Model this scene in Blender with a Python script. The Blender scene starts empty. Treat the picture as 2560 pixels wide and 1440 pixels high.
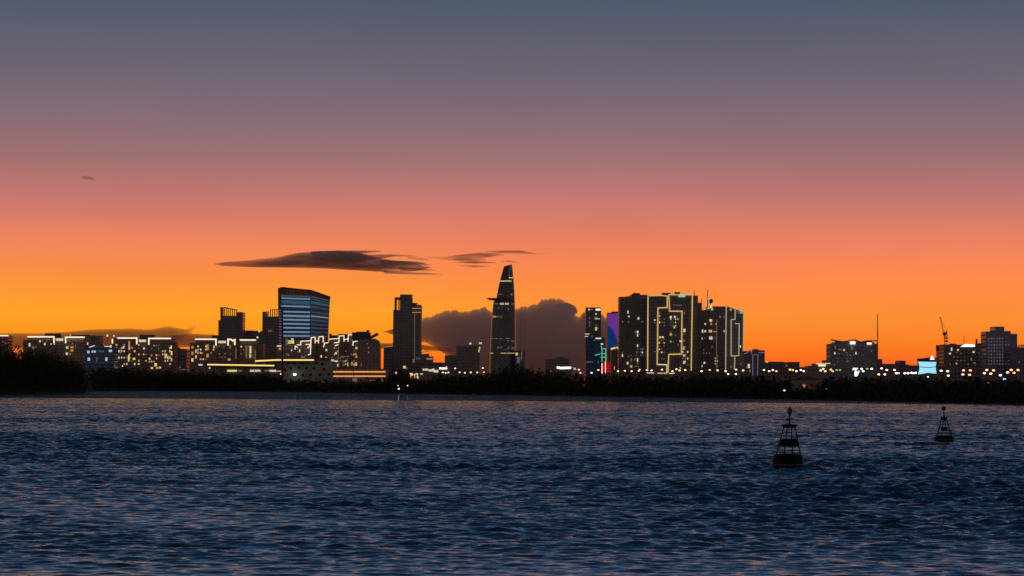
import bpy, math, random
import numpy as np
from mathutils import Vector, Matrix

random.seed(11)
rng = np.random.default_rng(7)
scene = bpy.context.scene
COL = scene.collection
R = math.radians

# ------------------------------------------------------------------ camera
FPX = 7000.0                       # focal length in pixels of a 2560 px wide picture
CAM = Vector((0, 0, 4.0))          # eye height above the river
PITCH, ROLL = math.atan(252 / FPX), math.atan(0.007)
ROT = Matrix.Rotation(math.pi / 2 + PITCH, 3, 'X') @ Matrix.Rotation(ROLL, 3, 'Z')
cam_d = bpy.data.cameras.new('camera')
cam_d.sensor_width = 36.0
cam_d.lens = 36.0 * FPX / 2560
cam_d.clip_start, cam_d.clip_end = 0.5, 90000
cam = bpy.data.objects.new('camera', cam_d)
cam.matrix_world = Matrix.Translation(CAM) @ ROT.to_4x4()
COL.objects.link(cam)
scene.camera = cam


def U(px, py, Y):
    """the place in the world, at distance Y ahead, that is seen at this spot"""
    d = ROT @ Vector(((px - 1280) / FPX, (720 - py) / FPX, -1))
    return CAM + d * (Y / d.y)


def hor(px):
    return 972 + 0.007 * (px - 1280)


# ------------------------------------------------------------------ render
scene.view_settings.view_transform = 'Standard'
scene.view_settings.look = 'None'
scene.view_settings.exposure = 0
scene.view_settings.gamma = 1
scene.view_settings.use_curve_mapping = False
scene.cycles.use_denoising = True
scene.cycles.max_bounces = 14
scene.cycles.volume_bounces = 14
scene.cycles.caustics_reflective = False
scene.cycles.sample_clamp_indirect = 4


# ------------------------------------------------------------------ materials
def lin(r, g, b):
    f = lambda c: (c / 255 / 12.92) if c <= 10 else ((c / 255 + 0.055) / 1.055) ** 2.4
    return (f(r), f(g), f(b), 1.0)


def newmat(name):
    m = bpy.data.materials.new(name)
    m.use_nodes = True
    nt = m.node_tree
    nt.nodes.clear()
    out = nt.nodes.new('ShaderNodeOutputMaterial')
    return m, nt, out


def nd(nt, t, **kw):
    n = nt.nodes.new(t)
    for k, v in kw.items():
        setattr(n, k, v)
    return n


def mth(nt, op, a, b=None, c=None):
    n = nt.nodes.new('ShaderNodeMath')
    n.operation = op
    for i, v in enumerate((a, b, c)):
        if v is None:
            continue
        if isinstance(v, (int, float)):
            n.inputs[i].default_value = v
        else:
            nt.links.new(v, n.inputs[i])
    return n.outputs[0]


def mixc(nt, fac, a, b):
    n = nt.nodes.new('ShaderNodeMix')
    n.data_type = 'RGBA'
    for s, v in ((n.inputs[0], fac), (n.inputs[6], a), (n.inputs[7], b)):
        if isinstance(v, (int, float, tuple)):
            s.default_value = v
        else:
            nt.links.new(v, s)
    return n.outputs[2]


def emis(name, col, strength):
    m, nt, out = newmat(name)
    e = nd(nt, 'ShaderNodeEmission')
    e.inputs[1].default_value = strength
    # slight unevenness along the fitting, as in real tubes and rooms
    tc = nd(nt, 'ShaderNodeTexCoord')
    nz = nd(nt, 'ShaderNodeTexNoise')
    nz.inputs['Scale'].default_value = 0.35
    nt.links.new(tc.outputs['Object'], nz.inputs['Vector'])
    f = mth(nt, 'MULTIPLY_ADD', nz.outputs['Fac'], 0.9, 0.55)
    dark = tuple(c * 0.55 for c in col[:3]) + (1,)
    nt.links.new(mixc(nt, f, dark, col), e.inputs[0])
    nt.links.new(e.outputs[0], out.inputs[0])
    return m


def plain(name, col, rough=0.7, spec=0.3, metal=0.0, nscale=0.6, namp=0.35):
    m, nt, out = newmat(name)
    p = nd(nt, 'ShaderNodeBsdfPrincipled')
    p.inputs['Roughness'].default_value = rough
    p.inputs['Metallic'].default_value = metal
    p.inputs['Specular IOR Level'].default_value = spec
    tc = nd(nt, 'ShaderNodeTexCoord')
    nz = nd(nt, 'ShaderNodeTexNoise')
    nz.inputs['Scale'].default_value = nscale
    nz.inputs['Detail'].default_value = 5
    nt.links.new(tc.outputs['Object'], nz.inputs['Vector'])
    lo = tuple(c * (1 - namp) for c in col[:3]) + (1,)
    hi = tuple(min(1, c * (1 + namp)) for c in col[:3]) + (1,)
    nt.links.new(mixc(nt, nz.outputs['Fac'], lo, hi), p.inputs['Base Color'])
    nt.links.new(p.outputs[0], out.inputs[0])
    return m


def facade(name, wall, glass, bay=3.4, floor=3.5, gh=0.6, gw=0.7, rough=0.12):
    """storeys and window bays: dark panes set in a rendered wall, each pane a little different"""
    m, nt, out = newmat(name)
    p = nd(nt, 'ShaderNodeBsdfPrincipled')
    tc = nd(nt, 'ShaderNodeTexCoord')
    s = nd(nt, 'ShaderNodeSeparateXYZ')
    nt.links.new(tc.outputs['Object'], s.inputs[0])
    u = mth(nt, 'DIVIDE', mth(nt, 'ADD', s.outputs[0], s.outputs[1]), bay)
    v = mth(nt, 'DIVIDE', s.outputs[2], floor)
    gx = mth(nt, 'LESS_THAN', mth(nt, 'FRACT', u), gw)
    gz = mth(nt, 'LESS_THAN', mth(nt, 'FRACT', v), gh)
    mask = mth(nt, 'MULTIPLY', gx, gz)
    cb = nd(nt, 'ShaderNodeCombineXYZ')
    nt.links.new(mth(nt, 'FLOOR', u), cb.inputs[0])
    nt.links.new(mth(nt, 'FLOOR', v), cb.inputs[2])
    wn = nd(nt, 'ShaderNodeTexWhiteNoise')
    nt.links.new(cb.outputs[0], wn.inputs['Vector'])
    nz = nd(nt, 'ShaderNodeTexNoise')
    nz.inputs['Scale'].default_value = 0.15
    nz.inputs['Detail'].default_value = 6
    nt.links.new(tc.outputs['Object'], nz.inputs['Vector'])
    w = mixc(nt, nz.outputs['Fac'], tuple(c * 0.6 for c in wall[:3]) + (1,), tuple(c * 1.3 for c in wall[:3]) + (1,))
    g = mixc(nt, wn.outputs['Value'], glass, tuple(c * 2.6 for c in glass[:3]) + (1,))
    nt.links.new(mixc(nt, mask, w, g), p.inputs['Base Color'])
    nt.links.new(mth(nt, 'MULTIPLY_ADD', mask, rough - 0.75, 0.75), p.inputs['Roughness'])
    p.inputs['Specular IOR Level'].default_value = 0.5
    nt.links.new(p.outputs[0], out.inputs[0])
    return m


M = {}
M['conc'] = facade('dark_concrete_facade', (0.27, 0.24, 0.21, 1), (0.06, 0.055, 0.05, 1))
M['warm'] = facade('warm_render_facade', (0.32, 0.24, 0.18, 1), (0.07, 0.055, 0.045, 1), 3.8, 3.3, 0.55, 0.6)
M['grey'] = facade('grey_panel_facade', (0.28, 0.29, 0.34, 1), (0.08, 0.085, 0.10, 1), 2.6, 3.8, 0.62, 0.75)
M['tower'] = facade('tower_facade', (0.24, 0.22, 0.20, 1), (0.05, 0.05, 0.05, 1), 3.0, 3.6, 0.7, 0.66)
M['glass'] = facade('curtain_glass', (0.05, 0.11, 0.19, 1), (0.03, 0.10, 0.19, 1), 2.4, 4.0, 0.75, 0.92, 0.08)
M['bglass'] = facade('smoked_glass', (0.10, 0.11, 0.12, 1), (0.05, 0.06, 0.075, 1), 2.6, 4.0, 0.72, 0.9, 0.1)
M['purpleconc'] = facade('violet_grey_facade', (0.22, 0.20, 0.25, 1), (0.03, 0.03, 0.05, 1), 3.0, 3.4, 0.55, 0.6)
M['roofm'] = plain('roofing', (0.10, 0.095, 0.09, 1), 0.85)
M['brown'] = plain('bronze_screen', (0.22, 0.11, 0.05, 1), 0.5, 0.4, 0.3)
m, nt, out = newmat('perforated_bronze_screen')
tr = nd(nt, 'ShaderNodeBsdfTranslucent')
tr.inputs[0].default_value = (0.85, 0.46, 0.22, 1)
dfs = nd(nt, 'ShaderNodeBsdfDiffuse')
dfs.inputs[0].default_value = (0.25, 0.13, 0.07, 1)
mxs = nd(nt, 'ShaderNodeMixShader')
mxs.inputs[0].default_value = 0.6
nt.links.new(dfs.outputs[0], mxs.inputs[1])
nt.links.new(tr.outputs[0], mxs.inputs[2])
nt.links.new(mxs.outputs[0], out.inputs[0])
M['screen'] = m
M['metal'] = plain('painted_steel', (0.06, 0.06, 0.065, 1), 0.5, 0.4)
M['rust'] = plain('red_lead_steel', (0.28, 0.07, 0.04, 1), 0.6)
M['yellowsteel'] = plain('yellow_steel', (0.5, 0.26, 0.06, 1), 0.55)
M['panel'] = plain('green_grey_panel', (0.30, 0.36, 0.30, 1), 0.7, 0.3, 0, 0.12, 0.5)
M['dark'] = plain('dark_opening', (0.01, 0.01, 0.01, 1), 0.6)
M['lightfacet'] = plain('pale_glass_fin', (0.75, 0.72, 0.68, 1), 0.25, 0.6)
M['soil'] = plain('river_mud', (0.06, 0.05, 0.035, 1), 0.9, 0.2, 0, 0.08)
M['leaf'] = plain('leaves', (0.026, 0.034, 0.016, 1), 0.7, 0.2, 0, 0.12, 0.5)
M['bark'] = plain('bark', (0.07, 0.055, 0.04, 1), 0.9, 0.1)
M['buoy'] = plain('weathered_buoy_paint', (0.008, 0.010, 0.010, 1), 0.7, 0.1, 0, 2.2, 0.5)
M['buoyband'] = plain('buoy_daymark_paint', (0.008, 0.008, 0.009, 1), 0.7, 0.1, 0, 2.0, 0.4)

M['e_white'] = emis('white_led', (1.0, 0.84, 0.62, 1), 1.1)
M['e_gold'] = emis('gold_led', (1.0, 0.66, 0.24, 1), 0.62)
M['e_golddim'] = emis('pale_gold_led', (1.0, 0.80, 0.55, 1), 0.42)
M['e_yellow'] = emis('yellow_tube', (1.0, 0.70, 0.22, 1), 1.15)
M['e_orange'] = emis('amber_tube', (1.0, 0.42, 0.13, 1), 0.8)
M['e_amberdim'] = emis('dim_amber_interior', (1.0, 0.32, 0.07, 1), 0.05)
M['e_green'] = emis('green_neon', (0.15, 0.9, 0.62, 1), 0.65)
M['e_red'] = emis('red_glow_panel', (0.9, 0.02, 0.05, 1), 0.32)
M['e_teal'] = emis('teal_sign', (0.35, 0.9, 0.72, 1), 0.65)
M['e_lime'] = emis('lime_sign', (0.4, 0.85, 0.35, 1), 0.5)
M['e_band'] = emis('cool_floor_band', (0.40, 0.62, 0.88, 1), 0.40)
M['e_bandlow'] = emis('faint_floor_band', (0.20, 0.45, 0.66, 1), 0.17)
M['e_cyan'] = emis('cyan_screen', (0.38, 0.82, 1.0, 1), 0.95)
M['e_ice'] = emis('icy_white_sign', (0.85, 0.93, 1.0, 1), 1.6)
M['e_violet'] = emis('violet_led', (0.56, 0.48, 0.66, 1), 0.27)
M['w1'] = emis('warm_room_light', (1.0, 0.66, 0.34, 1), 0.62)
M['w2'] = emis('orange_room_light', (1.0, 0.44, 0.15, 1), 0.5)
M['w3'] = emis('white_room_light', (1.0, 0.85, 0.64, 1), 0.68)
M['w4'] = emis('dim_room_light', (1.0, 0.78, 0.52, 1), 0.13)
M['w5'] = emis('yellow_room_light', (1.0, 0.74, 0.26, 1), 0.8)
M['w6'] = emis('cool_room_light', (0.6, 0.85, 1.0, 1), 0.6)
M['w7'] = emis('violet_room_light', (0.55, 0.5, 0.85, 1), 0.14)
M['w8'] = emis('lime_room_light', (0.75, 0.9, 0.25, 1), 0.6)
M['l_warm'] = emis('sodium_lamp', (1.0, 0.62, 0.32, 1), 3.2)
M['l_amber'] = emis('amber_lamp', (1.0, 0.40, 0.12, 1), 3.0)
M['l_white'] = emis('white_lamp', (1.0, 0.88, 0.72, 1), 2.9)
M['l_pink'] = emis('rose_lamp', (1.0, 0.40, 0.34, 1), 2.8)
M['l_green'] = emis('green_lamp', (0.45, 0.8, 0.2, 1), 0.8)
M['l_blue'] = emis('blue_lamp', (0.25, 0.25, 1.0, 1), 4)


# ------------------------------------------------------------------ mesh helpers
class MB:
    def __init__(self):
        self.v, self.f = [], []

    def add(self, vs, fs):
        b = len(self.v)
        self.v.extend(vs)
        self.f.extend(tuple(b + i for i in f) for f in fs)

    def box(self, x0, x1, y0, y1, z0, z1):
        self.add([(x0, y0, z0), (x1, y0, z0), (x1, y1, z0), (x0, y1, z0),
                  (x0, y0, z1), (x1, y0, z1), (x1, y1, z1), (x0, y1, z1)],
                 [(3, 2, 1, 0), (4, 5, 6, 7), (0, 1, 5, 4), (1, 2, 6, 5), (2, 3, 7, 6), (3, 0, 4, 7)])

    def loft(self, rings):
        n = len(rings[0])
        b = len(self.v)
        for r in rings:
            self.v.extend(tuple(p) for p in r)
        for k in range(len(rings) - 1):
            for i in range(n):
                j = (i + 1) % n
                self.f.append((b + k * n + i, b + k * n + j, b + (k + 1) * n + j, b + (k + 1) * n + i))
        self.f.append(tuple(b + i for i in reversed(range(n))))
        self.f.append(tuple(b + (len(rings) - 1) * n + i for i in range(n)))

    def tube(self, p, q, r0, r1=None, n=8):
        p, q = Vector(p), Vector(q)
        r1 = r0 if r1 is None else r1
        d = (q - p).normalized()
        a = d.cross(Vector((0, 0, 1)) if abs(d.z) < 0.9 else Vector((1, 0, 0))).normalized()
        c = d.cross(a)
        self.loft([[o + (a * math.cos(2 * math.pi * i / n) + c * math.sin(2 * math.pi * i / n)) * r for i in range(n)]
                   for o, r in ((p, r0), (q, r1))])

    def bar(self, p, q, w, dep):
        """flat bar facing the river, width w, from p to q"""
        p, q = Vector(p), Vector(q)
        d = (q - p).normalized()
        s = Vector((-d.z, 0, d.x)).normalized() * (w / 2)
        e = d * (w / 2)
        y = Vector((0, dep / 2, 0))
        p, q = p - e, q + e
        self.add([tuple(x) for x in (p - s - y, q - s - y, q - s + y, p - s + y, p + s - y, q + s - y, q + s + y, p + s + y)],
                 [(3, 2, 1, 0), (4, 5, 6, 7), (0, 1, 5, 4), (1, 2, 6, 5), (2, 3, 7, 6), (3, 0, 4, 7)])

    def lathe(self, c, prof, n=20):
        self.loft([[(c[0] + r * math.cos(2 * math.pi * i / n), c[1] + r * math.sin(2 * math.pi * i / n), c[2] + z)
                    for i in range(n)] for r, z in prof])

    def ball(self, c, rx, ry, rz, n=10, m=6):
        self.loft([[(c[0] + rx * math.sin(t) * math.cos(2 * math.pi * i / n), c[1] + ry * math.sin(t) * math.sin(2 * math.pi * i / n),
                     c[2] - rz * math.cos(t)) for i in range(n)]
                   for t in [math.pi * (0.04 + 0.92 * k / m) for k in range(m + 1)]])

    def build(self, name, mat, parent=None, smooth=False):
        me = bpy.data.meshes.new(name)
        L = parent_base(parent)
        me.from_pydata([(x - L.x, y - L.y, z - L.z) for x, y, z in self.v], [], self.f)
        me.materials.append(mat)
        if smooth:
            me.polygons.foreach_set('use_smooth', [True] * len(me.polygons))
        o = bpy.data.objects.new(name, me)
        COL.objects.link(o)
        if parent is not None:
            o.parent = parent
        return o


def parent_base(p):
    L = Vector((0, 0, 0))
    while p is not None:
        L = L + p.location
        p = p.parent
    return L


def tag(o, label=None, cat=None, group=None, kind=None):
    if label:
        assert 4 <= len(label.split()) <= 16, label
        o['label'] = label
    if cat:
        o['category'] = cat
    if group:
        o['group'] = group
    if kind:
        o['kind'] = kind
    return o


def thing(name, label, cat, loc, group=None):
    o = bpy.data.objects.new(name, None)
    o.empty_display_size = 1
    o.location = loc
    COL.objects.link(o)
    return tag(o, label, cat, group)


GZ = 2.4     # level of the built-up bank above the river


def bld(name, label, cat, Y, blocks, mat, group=None, D=28):
    x0, x1 = min(b[0] for b in blocks), max(b[1] for b in blocks)
    c = U((x0 + x1) / 2, hor(x0), Y)
    root = thing(name, label, cat, (c.x, Y, GZ), group)
    mb = MB()
    for i, b in enumerate(blocks):
        dy = b[3] if len(b) > 3 else 0
        dp = b[4] if len(b) > 4 else D
        yy = Y + dy + i * 0.05
        a, q = U(b[0], b[2], yy), U(b[1], b[2], yy)
        mb.box(a.x, q.x, yy, yy + dp, GZ, (a.z + q.z) / 2)
        # parapet upstand round the roof edge
        t, h = 0.35, 0.9
        z = (a.z + q.z) / 2
        mb.box(a.x, q.x, yy + 0.002, yy + t, z, z + h)
        mb.box(a.x, a.x + t, yy + t, yy + dp, z, z + h)
        mb.box(q.x - t, q.x, yy + t, yy + dp, z, z + h)
    mb.build('wall', mat, root)
    return root


def roofbox(root, Y, items, mat=None, name='roof_plant', off=6, dp=8):
    """low plant rooms and tanks standing back from the roof edge: (x0, x1, ytop, ybottom)"""
    mb = MB()
    for i, (x0, x1, yt, yb) in enumerate(items):
        yy = Y + off + i * 0.04
        a, q, b = U(x0, yt, yy), U(x1, yt, yy), U(x0, yb, yy)
        mb.box(a.x, q.x, yy, yy + dp, b.z - 1.5, a.z)
    return mb.build(name, mat or M['roofm'], root)


def strip(root, Y, lines, wpx, mat, name='light_strip'):
    """LED tube running along the building, a fraction in front of the wall"""
    for k, pts in enumerate(lines):
        mb = MB()
        for i in range(len(pts) - 1):
            yy = Y - 0.30 - 0.012 * ((i + k) % 3)
            mb.bar(U(*pts[i], yy), U(*pts[i + 1], yy), wpx * Y / FPX, 0.24)
        mb.build(name, mat, root)


def panel(root, Y, x0, x1, y0, y1, mat, name='lit_panel', dp=0.3, off=0.32):
    mb = MB()
    a, b = U(x0, y0, Y), U(x1, y1, Y)
    mb.box(a.x, b.x, Y - off, Y - off + dp, b.z, a.z)
    return mb.build(name, mat, root)


def wins(root, Y, pts, name='lit_window'):
    """lit rooms, each window an opening of its own: (px, py, width, height, kind)"""
    for (px, py, w, h, k) in pts:
        panel(root, Y, px - w / 2, px + w / 2, py - h / 2, py + h / 2, M[k], name, 0.22, 0.24)


def grid(x0, x1, y0, y1, n, kinds, sx=7, sy=8.2, w=3.2, h=4.2, skew=0.0):
    """n windows picked from a regular grid of bays and storeys"""
    cells = [(i, j) for i in range(max(1, int((x1 - x0) / sx))) for j in range(max(1, int((y1 - y0) / sy)))]
    random.shuffle(cells)
    out = []
    for i, j in cells[:n]:
        out.append((x0 + (i + 0.5) * sx, y0 + (j + 0.5) * sy, w * random.uniform(0.7, 1.15), h * random.uniform(0.7, 1.1), random.choice(kinds)))
    return out


def mast(root, Y, px, ytop, ybot, r=0.25, mat=None, name='mast', dy=5):
    mb = MB()
    p, q = U(px, ybot, Y + dy), U(px, ytop, Y + dy)
    p.x = q.x
    p.z -= 1
    mb.tube(p, q, r, r * 0.6, 6)
    return mb.build(name, mat or M['metal'], root)


# ------------------------------------------------------------------ sky
w = bpy.data.worlds.new('World')
scene.world = w
w.use_nodes = True
nt = w.node_tree
nt.nodes.clear()
wout = nd(nt, 'ShaderNodeOutputWorld')
bg = nd(nt, 'ShaderNodeBackground')
nt.links.new(bg.outputs[0], wout.inputs[0])
tc = nd(nt, 'ShaderNodeTexCoord')
sp = nd(nt, 'ShaderNodeSeparateXYZ')
nt.links.new(tc.outputs['Generated'], sp.inputs[0])
zz = mth(nt, 'MAXIMUM', sp.outputs[2], 0.0)
el = mth(nt, 'SQRT', zz)


def ramp(stops, fac):
    r = nd(nt, 'ShaderNodeValToRGB')
    e = r.color_ramp.elements
    while len(e) > 1:
        e.remove(e[0])
    e[0].position = stops[0][0]
    e[0].color = lin(*stops[0][1])
    for p, c in stops[1:]:
        x = e.new(p)
        x.color = lin(*c)
    nt.links.new(fac, r.inputs[0])
    return r.outputs[0]


UPPER = [(0.2455, (216, 124, 104)), (0.2597, (197, 120, 112)), (0.2858, (160, 113, 115)), (0.310, (131, 106, 117)),
         (0.332, (111, 100, 115)), (0.361, (87, 92, 110)), (0.3727, (76, 88, 108)), (0.43, (60, 74, 92)), (0.50, (44, 58, 74)),
         (0.585, (28, 40, 56)), (0.84, (13, 19, 30)), (1.0, (9, 13, 22))]
front_l = ramp([(0.0, (196, 64, 38)), (0.0775, (250, 98, 35)), (0.1015, (255, 120, 30)), (0.132, (255, 148, 28)),
                (0.1634, (255, 161, 40)), (0.195, (255, 147, 62)), (0.211, (252, 140, 79)), (0.229, (239, 133, 94))] + UPPER, el)
front_r = ramp([(0.0, (190, 56, 36)), (0.0775, (248, 90, 34)), (0.1015, (255, 108, 34)), (0.132, (255, 130, 36)),
                (0.1634, (255, 144, 54)), (0.195, (255, 138, 72)), (0.211, (250, 134, 84)), (0.229, (236, 128, 96))] + UPPER, el)
back = ramp([(0.0, (154, 128, 124)), (0.2, (154, 128, 124)), (0.4, (148, 124, 124)), (0.7, (82, 80, 94)), (0.84, (26, 32, 46)), (1.0, (9, 13, 22))], el)


def sstep(val, a, b):
    n = nd(nt, 'ShaderNodeMapRange')
    n.interpolation_type = 'SMOOTHSTEP'
    n.inputs[1].default_value, n.inputs[2].default_value = a, b
    nt.links.new(val, n.inputs[0])
    return n.outputs[0]


lr = sstep(sp.outputs[0], -0.09, 0.10)
fb = sstep(sp.outputs[1], 0.1, 0.9)
skycol = mixc(nt, fb, back, mixc(nt, lr, front_l, front_r))
# broad, barely visible unevenness of the air, stretched along the horizon
mp = nd(nt, 'ShaderNodeMapping')
mp.inputs['Scale'].default_value = (4, 4, 26)
nt.links.new(tc.outputs['Generated'], mp.inputs[0])
nz = nd(nt, 'ShaderNodeTexNoise')
nz.inputs['Scale'].default_value = 1.6
nz.inputs['Detail'].default_value = 3
nt.links.new(mp.outputs[0], nz.inputs['Vector'])
vv = mth(nt, 'MULTIPLY_ADD', nz.outputs['Fac'], 0.20, 0.89)
hs = nd(nt, 'ShaderNodeHueSaturation')
nt.links.new(vv, hs.inputs['Value'])
nt.links.new(skycol, hs.inputs['Color'])
sky = nd(nt, 'ShaderNodeTexSky')
sky.sky_type = 'NISHITA'
sky.sun_disc = False
sky.sun_elevation = R(-4)
sky.sun_rotation = R(-4)
ad = nd(nt, 'ShaderNodeMix')
ad.data_type = 'RGBA'
ad.blend_type = 'ADD'
ad.inputs[0].default_value = 0.02
nt.links.new(hs.outputs[0], ad.inputs[6])
nt.links.new(sky.outputs[0], ad.inputs[7])
nt.links.new(ad.outputs[2], bg.inputs[0])
bg.inputs[1].default_value = 1.0

# ------------------------------------------------------------------ shoreline, land
SH = [(-3500, 1100), (-600, 1010), (0, 987), (110, 985.5), (215, 984), (236, 978), (400, 977), (600, 978.5), (740, 980.5), (960, 984),
      (1110, 986), (1280, 988), (1500, 991.5), (1650, 993.5), (1920, 998), (2100, 1001.5), (2340, 1007), (2560, 1012),
      (3200, 1034), (6000, 1150)]


def shore(px):
    for (a, ya), (b, yb) in zip(SH, SH[1:]):
        if a <= px <= b:
            y = ya + (yb - ya) * (px - a) / (b - a)
            return 4.0 * FPX / (y - hor(px))
    return 900


pxs = [-3500, -2000, -1000, -600, -300] + list(range(0, 211, 14)) + [215, 236] + list(range(250, 2600, 14)) + [2700, 2900, 3200, 3800, 4600, 6000]
mb = MB()
rows = []
for px in pxs:
    d0 = shore(px) * (1 + 0.004 * math.sin(px * 0.11) + random.uniform(-0.003, 0.003))
    t = (px - 1280) / FPX
    rows.append([(t * d, d, z) for d, z in ((d0 - 40, -1.5), (d0, 0.02), (d0 + 14, 0.9), (d0 + 60, 1.9), (d0 + 150, GZ), (max(d0 + 400, 6500), GZ), (24000, 2.0))])
for r in rows:
    mb.v.extend(r)
n = len(rows[0])
for i in range(len(rows) - 1):
    for k in range(n - 1):
        mb.f.append((i * n + k, (i + 1) * n + k, (i + 1) * n + k + 1, i * n + k + 1))
tag(mb.build('ground', M['soil'], None, True), kind='structure')

# ------------------------------------------------------------------ water
def build_water():
    rr = [2.0]
    while rr[-1] < 7000:
        r = rr[-1]
        if r < 45:
            rr.append(r * 1.06)
        elif r < 900:
            rr.append(r + max(0.06, 0.00125 * r))
        else:
            rr.append(r * 1.012)
    r = np.array(rr)
    dr = np.gradient(r)
    fine = np.linspace(-R(12.5), R(12.5), 560)
    l = -R(12.5) - np.cumsum(np.geomspace(0.0008, 0.25, 42))
    l = l[l > -math.pi]
    th = np.concatenate([np.array([-math.pi]), l[::-1], fine, -l, np.array([math.pi])])
    dth = np.gradient(th)
    A, B = np.meshgrid(th, r)
    X = (np.sin(A) * B)
    Y = (np.cos(A) * B)
    DR = np.maximum(dr[:, None], 0.6 * np.abs(dth)[None, :] * r[:, None])
    Z = np.zeros_like(X)
    # slow patches of rougher and calmer water
    pa = np.zeros_like(X)
    g = np.random.default_rng(21)
    for i in range(16):
        fx, fy = g.normal(0, 0.10 / (1 + i % 4)), g.normal(0, 0.16 / (1 + i % 4))
        pa += np.sin(X * fx + Y * fy + g.uniform(0, 6.28) + 1.2 * np.sin(X * fy * 0.7 - Y * fx * 0.5 + i)) / 2.8
    pa += 0.8 * np.sin(Y * 0.012 + 2.2 * np.sin(X * 0.004 + Y * 0.003)) * np.clip(B / 400, 0, 1)
    farw = np.clip((B - 90) / 350, 0, 1)
    patch = np.clip(1.0 + 0.42 * pa, 0.5 + 0.45 * farw, 1.6)
    near_flat = 0.26 + 1.04 * np.clip((B - 66) / 56, 0, 1)        # waves flattened near the camera so they mirror the pink low sky
    patch = patch * near_flat
    chop = patch * (0.6 + 3.6 * farw)
    g = np.random.default_rng(3)
    N = 72
    lam = np.geomspace(0.28, 8.0, N)
    for i, L in enumerate(lam):
        a = R(188) + g.normal(0, R(27 if L < 1.3 else 30))
        k = 2 * math.pi / L
        ph = g.uniform(0, 6.283)
        slope = 0.098 * (0.7 + 0.6 * g.random()) * (1.0 if L < 0.8 else (0.8 / L) ** 1.1)
        amp = slope / k * 1.25
        wob = 0.8 * np.sin(X * (0.45 / L ** 0.7) + 2 * i + 0.9 * np.sin(Y * 0.21 / L ** 0.5 + i)) + 0.9 * np.sin(Y * (0.35 / L ** 0.7) - i)
        res = np.clip((L / DR - 2.4) / 2.6, 0, 1)
        p = k * (X * math.sin(a) + Y * math.cos(a)) + ph + wob
        # short, peaked crests with wider troughs
        s = 0.6 - np.sqrt(np.sin(p * 0.5) ** 2 + 0.02)
        Z += amp * 1.5 * res * s * patch
    Z -= Z[X ** 2 + Y ** 2 < 400 ** 2].mean()
    nr, nc = X.shape
    co = np.stack([X, Y, Z], -1).reshape(-1, 3).astype(np.float32)
    idx = np.arange(nr * nc).reshape(nr, nc)
    q = np.stack([idx[:-1, :-1], idx[:-1, 1:], idx[1:, 1:], idx[1:, :-1]], -1).reshape(-1, 4)[:, ::-1]
    me = bpy.data.meshes.new('water')
    me.vertices.add(len(co))
    me.vertices.foreach_set('co', co.ravel())
    me.loops.add(q.size)
    me.loops.foreach_set('vertex_index', q.ravel().astype(np.int32))
    me.polygons.add(len(q))
    me.polygons.foreach_set('loop_start', np.arange(0, q.size, 4, dtype=np.int32))
    me.polygons.foreach_set('use_smooth', np.ones(len(q), dtype=bool))
    me.update(calc_edges=True)
    at = me.attributes.new('chop', 'FLOAT', 'POINT')
    at.data.foreach_set('value', chop.astype(np.float32).ravel())
    o = bpy.data.objects.new('water', me)
    COL.objects.link(o)
    m, nt, out = newmat('river_water')
    tc = nd(nt, 'ShaderNodeTexCoord')
    acc = None
    for sc_, st in ((2.2, 0.30), (6.5, 0.18)):
        nz = nd(nt, 'ShaderNodeTexNoise')
        nz.inputs['Scale'].default_value = sc_
        nz.inputs['Detail'].default_value = 3
        mpp = nd(nt, 'ShaderNodeMapping')
        mpp.inputs['Scale'].default_value = (0.85, 1.2, 1)        # ripples longer across the wind
        nt.links.new(tc.outputs['Object'], mpp.inputs[0])
        nt.links.new(mpp.outputs[0], nz.inputs['Vector'])
        v = nd(nt, 'ShaderNodeVectorMath', operation='SUBTRACT')
        v.inputs[1].default_value = (0.5, 0.5, 0.5)
        nt.links.new(nz.outputs['Color'], v.inputs[0])
        v2 = nd(nt, 'ShaderNodeVectorMath', operation='MULTIPLY')
        v2.inputs[1].default_value = (st * 2, st * 2, 0)
        nt.links.new(v.outputs[0], v2.inputs[0])
        if acc is None:
            acc = v2.outputs[0]
        else:
            a = nd(nt, 'ShaderNodeVectorMath', operation='ADD')
            nt.links.new(acc, a.inputs[0])
            nt.links.new(v2.outputs[0], a.inputs[1])
            acc = a.outputs[0]
    ch = nd(nt, 'ShaderNodeAttribute')
    ch.attribute_name = 'chop'
    v3 = nd(nt, 'ShaderNodeVectorMath', operation='SCALE')
    nt.links.new(acc, v3.inputs[0])
    nt.links.new(ch.outputs['Fac'], v3.inputs['Scale'])
    acc = v3.outputs[0]
    ge = nd(nt, 'ShaderNodeNewGeometry')
    a = nd(nt, 'ShaderNodeVectorMath', operation='ADD')
    nt.links.new(acc, a.inputs[0])
    nt.links.new(ge.outputs['Normal'], a.inputs[1])
    nn = nd(nt, 'ShaderNodeVectorMath', operation='NORMALIZE')
    nt.links.new(a.outputs[0], nn.inputs[0])
    df = nd(nt, 'ShaderNodeBsdfDiffuse')
    df.inputs[0].default_value = (0.002, 0.007, 0.012, 1)
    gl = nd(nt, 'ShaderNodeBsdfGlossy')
    gl.inputs['Color'].default_value = (0.34, 0.60, 0.78, 1)      # blue tint on the gloss, damping the orange of the reflected sky
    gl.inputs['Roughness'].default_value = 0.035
    fr = nd(nt, 'ShaderNodeFresnel')
    fr.inputs[0].default_value = 1.36
    for x in (df, gl, fr):
        nt.links.new(nn.outputs[0], x.inputs['Normal'])
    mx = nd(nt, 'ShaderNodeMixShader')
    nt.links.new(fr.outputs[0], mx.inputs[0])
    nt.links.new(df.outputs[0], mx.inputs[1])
    nt.links.new(gl.outputs[0], mx.inputs[2])
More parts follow.
